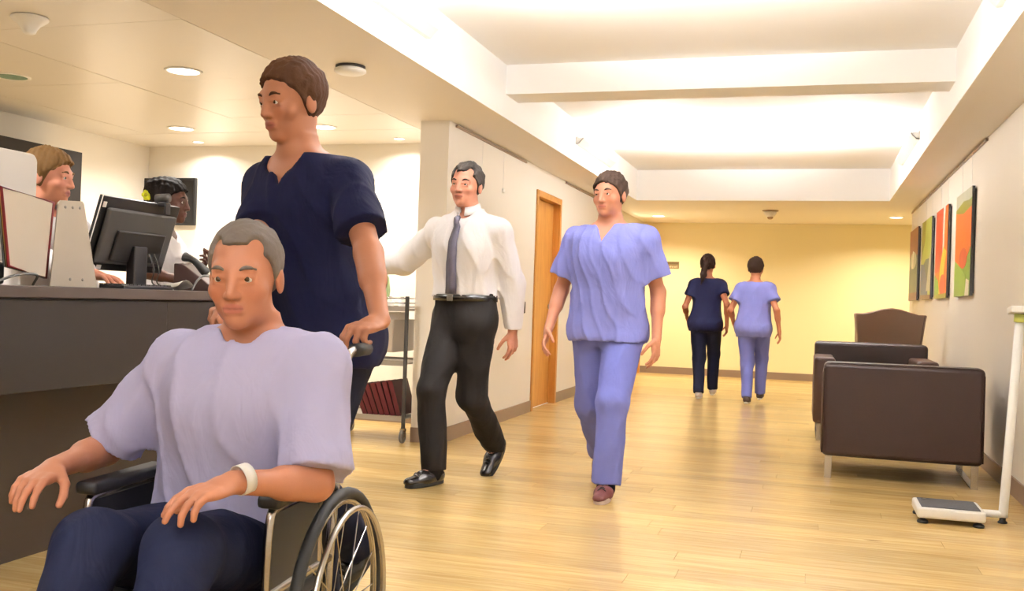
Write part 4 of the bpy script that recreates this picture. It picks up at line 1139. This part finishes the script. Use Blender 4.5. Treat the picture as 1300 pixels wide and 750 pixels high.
bm = bmesh.new(); prism(bm, [(-.006, 0), (.006, 0), (.03, -.03), (.045, -.13), (.035, -.20), (-.035, -.20), (-.045, -.12), (-.03, -.03)], -.012, .012, lambda u, v, n: (u, n, v)); mesh_obj('bag', bm, mat('green_pouch', '#b9cf9a', .3, vary=(9, .1), trans=.3), po, bevel=.006)
bm = bmesh.new(); tube(bm, [(0, 0, -.20), (.004, 0, -.235)], .006, 8); mesh_obj('port', bm, M['whitep'], po, smooth=True)
# things on the trolley
M['crimson'] = mat('crimson_folder', '#560d18', .5, vary=(5, .1))
M['crimson2'] = mat('dark_crimson_folder', '#3a0811', .5, vary=(5, .1))
labs = ['rightmost', 'second from right', 'third from right', 'fourth from right', 'fifth from right', 'sixth from right', 'leftmost']
for i in range(7):
    a = -.30 - .02 * i
    f_ = thing('ring_folder', 'crimson folder leaning on the bottom trolley shelf, %s' % labs[i], 'folder', TL + Vector((-.03 - .045 * i, .02, .1985)), 0, 'crimson folders on the trolley')
    mt = Matrix.Rotation(a, 4, 'Y'); w = .036
    bx('cover', (-w, 0, 0.0), (-w + .003, .29, .265 - .006 * i), M['crimson'] if i % 3 else M['crimson2'], f_, mtx=mt)
    bx('cover', (-.003, 0, 0.0), (0, .29, .265 - .006 * i), M['crimson'] if i % 2 else M['crimson2'], f_, mtx=mt)
    bx('spine', (-w + .003, 0, 0.0), (-.003, .003, .265 - .006 * i), M['crimson'], f_, mtx=mt)
    bx('pages', (-w + .008, .006, .004), (-.008, .28, .250 - .006 * i), M['whitep'], f_, mtx=mt)
for x, lab, col, hh_ in ((-.14, 'white supply box on the trolley drawer unit, right one', '#e6e0da', .055), (-.30, 'pink supply box on the trolley drawer unit, left one', '#d59a90', .045)):
    o = bx('supply_box', (x - .06, .06, .9005), (x + .06, .20, .9005 + hh_), mat('box_' + col[1:], col, .6, vary=(8, .05)), bevel=.003)
    o.location = TL; tag(o, lab, 'box', 'boxes in the trolley')
for x, lab in ((-.10, 'white plastic bottle on the top trolley shelf, nearer the post'), (-.20, 'white plastic bottle on the top trolley shelf, farther from the post')):
    t2 = thing('spray_bottle', lab, 'bottle', TL + Vector((x, .14, .9855)), 0, 'bottles on the trolley')
    bm = bmesh.new(); lathe(bm, [(.026, 0), (.028, .006), (.028, .05), (.012, .062), (.012, .07)], 18); mesh_obj('body', bm, M['whitep'], t2, smooth=True)
    bm = bmesh.new(); lathe(bm, [(.014, .07), (.014, .085)], 14); mesh_obj('cap', bm, M['steel'], t2)
# ------------------------------------------------------------------ wheelchair
M['seatfab'] = mat('black_vinyl', '#1c1c20', .5, vary=(8, .1))
WC = (-1.335, 2.03, 0); WRZ = PI + .10
t = thing('wheelchair', 'black and chrome wheelchair carrying the seated patient in the foreground', 'wheelchair', WC, WRZ)
bx('seat', (-.205, -.20, .345), (.205, .24, .38), M['seatfab'], t, bevel=.012)
mt = Matrix.Translation((0, -.215, .38)) @ Matrix.Rotation(math.radians(8), 4, 'X')
bx('backrest', (-.198, -.022, 0), (.198, .0, .40), M['seatfab'], t, bevel=.008, mtx=mt)
for s in (-1, 1):
    x = s * .218
    bm = bmesh.new(); tube(bm, smooth_path([(x, -.20, .22), (x, -.205, .40), (x, -.265, .80), (x, -.285, .90), (x, -.33, .925), (x, -.42, .925)], 5), .0125, 10)
    tube(bm, [(x, -.20, .30), (x, .24, .30)], .0125, 10); tube(bm, smooth_path([(x, -.20, .415), (x, .20, .415), (x, .26, .37), (x, .31, .17)], 5), .0125, 10); tube(bm, [(x, .235, .20), (x, .235, .42)], .0125, 10)
    mesh_obj('side_frame', bm, M['chrome'], t, smooth=True)
    bm = bmesh.new(); tube(bm, [(x, -.335, .925), (x, -.44, .925)], .018, 12); mesh_obj('push_grip', bm, M['blackrubber'], t, smooth=True)
    bx('armrest', (x - .028, -.15, .605), (x + .028, .16, .635), M['seatfab'], t, bevel=.010)
    bm = bmesh.new(); tube(bm, smooth_path([(x, -.13, .39), (x, -.13, .55), (x, -.11, .602), (x, .10, .602), (x, .15, .57), (x, .16, .39)], 4), .010, 8); mesh_obj('armrest_tube', bm, M['chrome'], t, smooth=True)
    bx('skirt_guard', (x - .004, -.12, .40), (x + .004, .15, .59), M['seatfab'], t)
    wx = s * .270; R_ = .30
    bm = bmesh.new(); tube(bm, [(wx, -.14 + R_ * .955 * math.cos(TAU * i / 40), R_ + R_ * .955 * math.sin(TAU * i / 40)) for i in range(40)], .0145, 10, closed=True); mesh_obj('wheel', bm, M['blackrubber'], t, smooth=True)
    w = t.children[-1]
    bm = bmesh.new(); tube(bm, [(wx, -.14 + .268 * math.cos(TAU * i / 40), R_ + .268 * math.sin(TAU * i / 40)) for i in range(40)], .008, 8, closed=True); mesh_obj('rim', bm, M['chrome'], w, smooth=True)
    bm = bmesh.new(); tube(bm, [(wx + s * .032, -.14 + .252 * math.cos(TAU * i / 40), R_ + .252 * math.sin(TAU * i / 40)) for i in range(40)], .008, 8, closed=True); mesh_obj('handrim', bm, M['chrome'], w, smooth=True)
    bm = bmesh.new(); lathe(bm, [(.026, -.03), (.026, .03)], 16, 'x', (wx, -.14, R_)); mesh_obj('hub', bm, M['steel'], w, smooth=True)
    for i in range(18):
        a = TAU * i / 18; bm = bmesh.new(); tube(bm, [(wx + (.018 if i % 2 else -.018), -.14 + .022 * math.cos(a + .3), R_ + .022 * math.sin(a + .3)), (wx, -.14 + .266 * math.cos(a), R_ + .266 * math.sin(a))], .0016, 5); mesh_obj('spoke', bm, M['chrome'], w)
    bm = bmesh.new(); lathe(bm, [(.05, -.014), (.075, -.014), (.078, -.006), (.078, .006), (.075, .014), (.05, .014)], 24, 'x', (x, .27, .078)); mesh_obj('front_caster', bm, M['rubber'], t, smooth=True)
    bm = bmesh.new(); tube(bm, [(x - .022, .27, .078), (x - .022, .25, .17)], .006, 8); tube(bm, [(x + .022, .27, .078), (x + .022, .25, .17)], .006, 8); tube(bm, [(x, .245, .16), (x, .240, .23)], .016, 10); mesh_obj('caster_fork', bm, M['chrome'], t, smooth=True)
    bm = bmesh.new(); tube(bm, smooth_path([(x, .26, .38), (x * .8, .40, .30), (x * .62, .50, .12)], 4), .011, 8); mesh_obj('footrest_hanger', bm, M['chrome'], t, smooth=True)
    bx('footplate', (min(s * .02, s * .18), .44, .105), (max(s * .02, s * .18), .60, .118), M['black'], t, bevel=.004)

# ------------------------------------------------------------------ the people
hair = lambda n, c, **k: dict(mat=mat(n, c, .72, spec=.15, vary=(55, .14), bump=(120, .25)), **k)
C_BLUE = cloth('periwinkle_scrubs', '#8489d0'); C_BLUE2 = cloth('periwinkle_scrub_trousers', '#7379bf')
C_NAVY = cloth('navy_scrubs', '#161833'); C_NAVY2 = cloth('navy_trousers', '#121424')
C_WHITE = cloth('white_shirt', '#f0eef2', .75, 6, .02); C_LAV = cloth('lavender_white_shirt', '#bdbade', .8, 6, .04)
C_CHAR = cloth('charcoal_trousers', '#1e1b1a', .75)
SH_BLACK = mat('black_shoe_leather', '#1a1716', .25, vary=(14, .15)); SH_MAR = mat('maroon_trainer', '#5c2b2d', .6, vary=(40, .25), bump=(160, .3)); SH_GREY = mat('pale_shoe', '#cfc4bd', .6, vary=(14, .08)); SH_BRN = mat('brown_shoe', '#4a3830', .6, vary=(14, .08))

def scrubs_extra(J):
    T, k = J['T'], J['k']
    bm = bmesh.new(); o = T.pt(-.085 * k, .150 * k, .36 * k)
    box(bm, (-.003, -.004, -.03), (.003, .004, .03)); p = mesh_obj('pen', bm, M['blackgloss'], J['body']); p.location = o
person('man in periwinkle blue scrubs and maroon trainers walking towards the viewer', (-1.115, 5.60, 0), PI - .04, H=1.82, pel=(0, 0, .932), lean=(.0, .05), twist=-.10, hip_turn=.10,
       head=(-.16, -.06, .03), skin='#c4866a', build=1.06,
       arms=[dict(wrist=(.325, .10, .915), hint=(.3, -1, 0), palm=(-1, -.35, 0), curl=.45), dict(wrist=(-.285, .02, .885), hint=(-.4, -1, 0), palm=(1, -.3, 0), curl=.5)],
       feet=[dict(ankle=(.10, -.36, .185), dir=(0, .74, -.66)), dict(ankle=(-.065, .20, .086), dir=(-.06, 1, .0))],
       top=dict(mat=C_BLUE, sleeve='short', vneck=(.165, .082), hem=-.075, ease=.022, flare=.004, over=.012, boxy=.8, fold=.008, ff=21, len=.70, open=1.16, name='scrub_top'),
       pants=dict(mat=C_BLUE2, ease=.018, cuff=.082, fold=.009, ff=20, drop=.02), hair=hair('dark_brown_hair', '#3a2c24', kind='short', t=.012, front=.074, low=.004),
       shoes=dict(mat=SH_MAR, sole=mat('pale_sole', '#c9b5ae', .6), laces=M['black'], size=1.04, sock=C_NAVY2), h=.0085, hh=.0045)

def suit_extra(J):
    T, k, body = J['T'], J['k'], J['body']
    prof = [(.560, .012, .016), (.548, .021, .022), (.525, .017, .020), (.50, .021, .0), (.42, .027, .0), (.30, .033, .0), (.18, .037, .0), (.135, .038, 0)]
    tie = mat('slate_tie', '#5a5768', .5, vary=(30, .15)); bm = bmesh.new(); rows = []
    for z, w, ex in prof:
        z *= k; d = float(np.interp(z, T.z, T.d)) + float(np.interp(z, T.z, T.f)) + .026
        if z > .50 * k: d = float(np.interp(z, T.z, T.d)) + .030 + ex * .6
        rows.append([bm.verts.new(tuple(T.pt(sx * w * k, d + dy, z))) for sx, dy in ((-1, 0), (0, .008), (1, 0), (0, -.004))])
    for a, b in zip(rows, rows[1:]):
        for j in range(4): bm.faces.new([a[j], a[(j + 1) % 4], b[(j + 1) % 4], b[j]])
    bm.faces.new(rows[0]); bm.faces.new(rows[-1][::-1]); mesh_obj('tie', bm, tie, body, smooth=True)
    bm = bmesh.new(); pts = []
    z = .115 * k; w = float(np.interp(z, T.z, T.w)) + .026; d = float(np.interp(z, T.z, T.d)) + .026; f0 = float(np.interp(z, T.z, T.f))
    for ring in range(2):
        pass
    V_ = []
    for i in range(40):
        a = TAU * i / 40; c, s = math.cos(a), math.sin(a); e = 2 / 2.35
        q = [T.pt((w + g) * abs(c) ** e * (1 if c > 0 else -1), f0 + (d + g) * abs(s) ** e * (1 if s > 0 else -1), zz) for g, zz in ((0, z - .018), (.004, z - .018), (.004, z + .018), (0, z + .018))]
        V_.append([bm.verts.new(tuple(p)) for p in q])
    for i in range(40):
        for j in range(4): bm.faces.new([V_[i][j], V_[i][(j + 1) % 4], V_[(i + 1) % 40][(j + 1) % 4], V_[(i + 1) % 40][j]])
    bl = mesh_obj('belt', bm, SH_BLACK, body, smooth=True)
    bm = bmesh.new(); box(bm, (-.02, -.004, -.02), (.02, .004, .02)); bk = mesh_obj('buckle', bm, M['steel'], bl, bevel=.003); bk.location = T.pt(0, f0 + d + .006, z)
person('man in white shirt and slate tie with charcoal trousers, walking beside the trolley', (-1.95, 5.50, 0), PI - .24, H=1.87, pel=(0, .0, .955), lean=(-.03, .05), twist=.14, hip_turn=-.12,
       head=(.0, -.05, -.06), skin='#cf9078', build=1.02,
       arms=[dict(up=(.80, -.05, -.60), fore=(.96, .12, -.10), palm=(0, .2, -1), curl=.4), dict(up=(-.12, -.36, -1), fore=(-.03, -.05, -1), palm=(1, -.2, 0), curl=.5)],
       feet=[dict(ankle=(.07, .17, .088), dir=(.18, 1, 0)), dict(ankle=(-.015, -.36, .185), dir=(0, .72, -.69))],
       top=dict(mat=C_WHITE, sleeve='long', hem=.125, ease=.020, fold=.010, collar=True, boxy=.3, neck_gap=.012, round=.048),
       pants=dict(mat=C_CHAR, ease=.017, cuff=.068, waist=.135, fold=.009, drop=.01), hair=hair('black_grey_hair', '#35302d', kind='short', t=.011, front=.080, recede=True),
       shoes=dict(mat=SH_BLACK, sole=M['blackrubber'], laces=M['black'], size=1.05, sock=C_CHAR), extras=suit_extra, h=.0085, hh=.0045)

person('woman in navy scrubs with long dark ponytail walking away down the corridor', (-1.20, 11.88, 0), .04, H=1.71, fem=True, pel=(0, 0, .885), lean=(.0, .03), twist=.08, hip_turn=-.08,
       head=(-.12, 0, 0), skin='#a8694a', arms=[dict(wrist=(.245, -.06, .865), hint=(.4, -1, 0), palm=(-1, -.3, 0), curl=.5), dict(up=(-.34, -.22, -1), fore=(.05, .85, -.55), palm=(1, 0, 0), curl=.6)],
       feet=[dict(ankle=(.09, .22, .10), dir=(0, 1, .12)), dict(ankle=(-.05, -.12, .084), dir=(0, 1, 0))],
       top=dict(mat=C_NAVY, sleeve='short', vneck=(.12, .075), hem=-.10, ease=.016, over=.007, flare=.004, len=.52, boxy=.6, name='scrub_top'), pants=dict(mat=C_NAVY2, ease=.014, cuff=.066, drop=.03),
       hair=hair('dark_ponytail_hair', '#2a1c16', kind='tail', t=.013, nape=-.06, more=[('ell', (0, -.115, .055), (.034, .034, .034)), ('cap', (0, -.12, .055), (-.01, -.172, .0), .026, .034), ('cap', (-.01, -.172, .0), (-.03, -.178, -.12), .034, .036), ('cap', (-.03, -.178, -.12), (-.055, -.165, -.235), .036, .010)]),
       shoes=dict(mat=SH_GREY, sole=M['whitep']), h=.011, hh=.008, hand_fine=.006)
person('person in periwinkle scrubs with short dark hair walking away near the dark armchairs', (-.635, 11.62, 0), -.02, H=1.67, fem=True, build=1.06, pel=(0, 0, .862), lean=(.0, .04), twist=-.08, hip_turn=.08,
       head=(-.10, -.08, 0), skin='#b97856', arms=[dict(wrist=(.285, -.04, .82), hint=(.4, -1, 0), palm=(-1, -.3, 0), curl=.45), dict(up=(-.42, -.30, -1), fore=(.10, .75, -.65), palm=(1, 0, 0), curl=.6)],
       feet=[dict(ankle=(.075, .24, .10), dir=(0, 1, .12)), dict(ankle=(-.045, -.10, .084), dir=(0, 1, 0))],
       top=dict(mat=C_BLUE, sleeve='short', vneck=(.10, .07), hem=-.12, ease=.018, over=.005, flare=.008, boxy=.75, len=.60, open=1.18, name='scrub_top'), pants=dict(mat=C_BLUE2, ease=.014, cuff=.064, drop=.03),
       hair=hair('short_dark_hair', '#2b1d15', kind='short', t=.015, nape=-.085), shoes=dict(mat=SH_BRN, sole=M['whitep']), h=.011, hh=.008, hand_fine=.006)

def flower(J):
    hp = J['hp']; bm = bmesh.new(); c = hp(.062, -.105, .022); fl = mat('yellow_flower', '#e4ea2a', .5, vary=(30, .1))
    for i in range(6):
        a = TAU * i / 6; bmesh.ops.create_icosphere(bm, subdivisions=2, radius=.015, matrix=Matrix.Translation(Vector(c) + Vector((.004 * (i % 2), .017 * math.cos(a), .017 * math.sin(a)))))
    o = mesh_obj('hair_flower', bm, fl, J['body'], smooth=True)
    bm = bmesh.new(); bmesh.ops.create_icosphere(bm, subdivisions=2, radius=.012, matrix=Matrix.Translation(Vector(c) + Vector((.010, -.004, 0)))); mesh_obj('flower_centre', bm, mat('flower_centre', '#b9b51c', .6), o, smooth=True)
person('woman receptionist in white top with yellow flower in dark hair, in profile', (-3.585, 4.77, 0), -1.30, H=1.69, fem=True, lean=(0, .09), head=(-.02, -.05, 0), skin='#4f2c1f', lips='#5c2a26',
       arms=[dict(wrist=(.40, .36, 1.112), hint=(.8, 0, -.6), palm=(0, .15, -1), curl=.75), dict(wrist=(.10, .33, 1.19), hint=(-.6, .2, -1), palm=(0, -1, .1), hand=(.5, .6, .5), curl=.8)],
       feet=[dict(ankle=(.10, .0, .084), dir=(0, 1, 0)), dict(ankle=(-.10, .05, .084), dir=(0, 1, 0))],
       top=dict(mat=C_WHITE, sleeve='short', vneck=(.12, .07), hem=-.10, ease=.012, over=.008, len=.60, name='white_top'), pants=dict(mat=C_NAVY2, ease=.012),
       hair=hair('black_braided_hair', '#17110f', kind='up', t=.017, front=.066, nape=-.05, fuzz=.005, freq=70, more=[('ell', (0, -.085, .055), (.072, .062, .072))]), shoes=dict(mat=SH_BLACK, sole=M['blackrubber']), extras=flower, h=.010, hh=.0045)

person('man receptionist with light brown hair and ginger stubble, typing behind the counter', (-3.40, 3.70, 0), -1.86, H=1.66, lean=(0, .09), head=(.58, -.10, 0), skin='#d8957c', beard='#b9774e', lips='#b06a60',
       arms=[dict(wrist=(.025, .50, 1.122), hint=(.5, -.3, -1), palm=(0, 0, -1), hand=(-.1, 1, -.12), curl=.28), dict(wrist=(-.05, .25, 1.108), hint=(-.5, -.3, -1), palm=(0, 0, -1), hand=(.1, 1, -.12), curl=.28)],
       feet=[dict(ankle=(.10, .0, .084), dir=(0, 1, 0)), dict(ankle=(-.10, .05, .084), dir=(0, 1, 0))],
       top=dict(mat=C_WHITE, sleeve='long', hem=.0, ease=.014, collar=True, neck_gap=.012, round=.048), pants=dict(mat=C_CHAR, ease=.02, waist=.12),
       hair=hair('light_brown_hair', '#6f5331', kind='short', t=.017, front=.086, low=.012, fuzz=.0045, freq=75, nape=-.075), shoes=dict(mat=SH_BLACK, sole=M['blackrubber']), h=.010, hh=.004)

# nurse pushing the wheelchair: wrists at the push grips
def to_local(p, loc, rz):
    d = Vector(p) - Vector(loc); return tuple(Matrix.Rotation(-rz, 3, 'Z') @ d)
GR = [Matrix.Rotation(WRZ, 4, 'Z') @ Vector((s * .218, -.40, .925)) + Vector(WC) for s in (1, -1)]
NL, NR = (-1.54, 2.96, 0), PI - .30
nw = []
for g in GR:
    l = Vector(to_local(g, NL, NR)); nw.append((l.x, l.y - .085, l.z + .035))
person('nurse in navy scrubs pushing the wheelchair, standing behind the seated patient', NL, NR, H=1.81, pel=(0, -.02, .935), lean=(.03, .15), twist=.0, head=(-.12, -.24, -.03), skin='#b57a5c', build=.94,
       arms=[dict(wrist=nw[0], hint=(.35, -.6, -.5), palm=(-.1, .25, -1), hand=(0, 1, -.25), curl=1.05), dict(wrist=nw[1], hint=(-.35, -.6, -.5), palm=(.1, .25, -1), hand=(0, 1, -.25), curl=1.05)],
       feet=[dict(ankle=(.10, -.30, .17), dir=(0, .78, -.62)), dict(ankle=(-.06, .04, .086), dir=(0, 1, 0))],
       top=dict(mat=C_NAVY, sleeve='short', vneck=(.15, .085), hem=-.09, ease=.020, over=.009, flare=.0, boxy=.7, len=.72, open=1.12, name='scrub_top'), pants=dict(mat=C_NAVY2, ease=.018, cuff=.075, drop=.02),
       hair=hair('brown_hair', '#4a3020', kind='short', t=.013, front=.076), shoes=dict(mat=SH_BLACK, sole=M['blackrubber'], laces=M['black']), h=.0085, hh=.0042)

def band(J):
    sh, el, wr, u, n, s_ = J['arm', -1]; bm = bmesh.new(); c = wr - u * .025; ring = []
    for i in range(24):
        a = TAU * i / 24; d = n * math.cos(a) + s_ * math.sin(a); ring.append([bm.verts.new(tuple(c + d * r + u * o)) for r, o in ((.0285, -.012), (.0315, -.012), (.0315, .012), (.0285, .012))])
    for i in range(24):
        for j in range(4): bm.faces.new([ring[i][j], ring[i][(j + 1) % 4], ring[(i + 1) % 24][(j + 1) % 4], ring[(i + 1) % 24][j]])
    mesh_obj('wristband', bm, M['whitep'], J['body'], smooth=True)
person('grey-haired patient in lavender-white shirt sitting in the wheelchair, in the foreground', WC, WRZ, H=1.62, pel=(0, -.075, .452), lean=(-.08, .06), head=(.14, -.14, .02), head_off=(0, .055, -.015), skin='#bd7f62', build=1.05,
       arms=[dict(wrist=(.250, .225, .674), hint=(.5, -1, -.4), palm=(0, 0, -1), hand=(-.1, 1, -.15), curl=.45), dict(wrist=(-.20, .29, .685), hint=(-.5, -1, -.4), palm=(.1, 0, -1), hand=(.45, .9, -.15), curl=.45)],
       feet=[dict(ankle=(.11, .50, .20), dir=(.05, 1, 0), knee=(0, .3, 1)), dict(ankle=(-.11, .50, .205), dir=(-.05, 1, 0), knee=(0, .3, 1))],
       top=dict(mat=C_LAV, sleeve='short', len=.92, hem=-.01, ease=.020, fold=.011, neck_gap=.045, round=.066, open=1.14), pants=dict(mat=cloth('navy_lap_trousers', '#191d33'), ease=.016, waist=.08),
       hair=hair('grey_hair', '#6d645d', kind='short', t=.009, front=.090, recede=True, fuzz=.002), shoes=dict(mat=SH_BLACK, sole=M['blackrubber'], laces=M['black']), extras=band, h=.0075, hh=.0036, hand_fine=.0034)
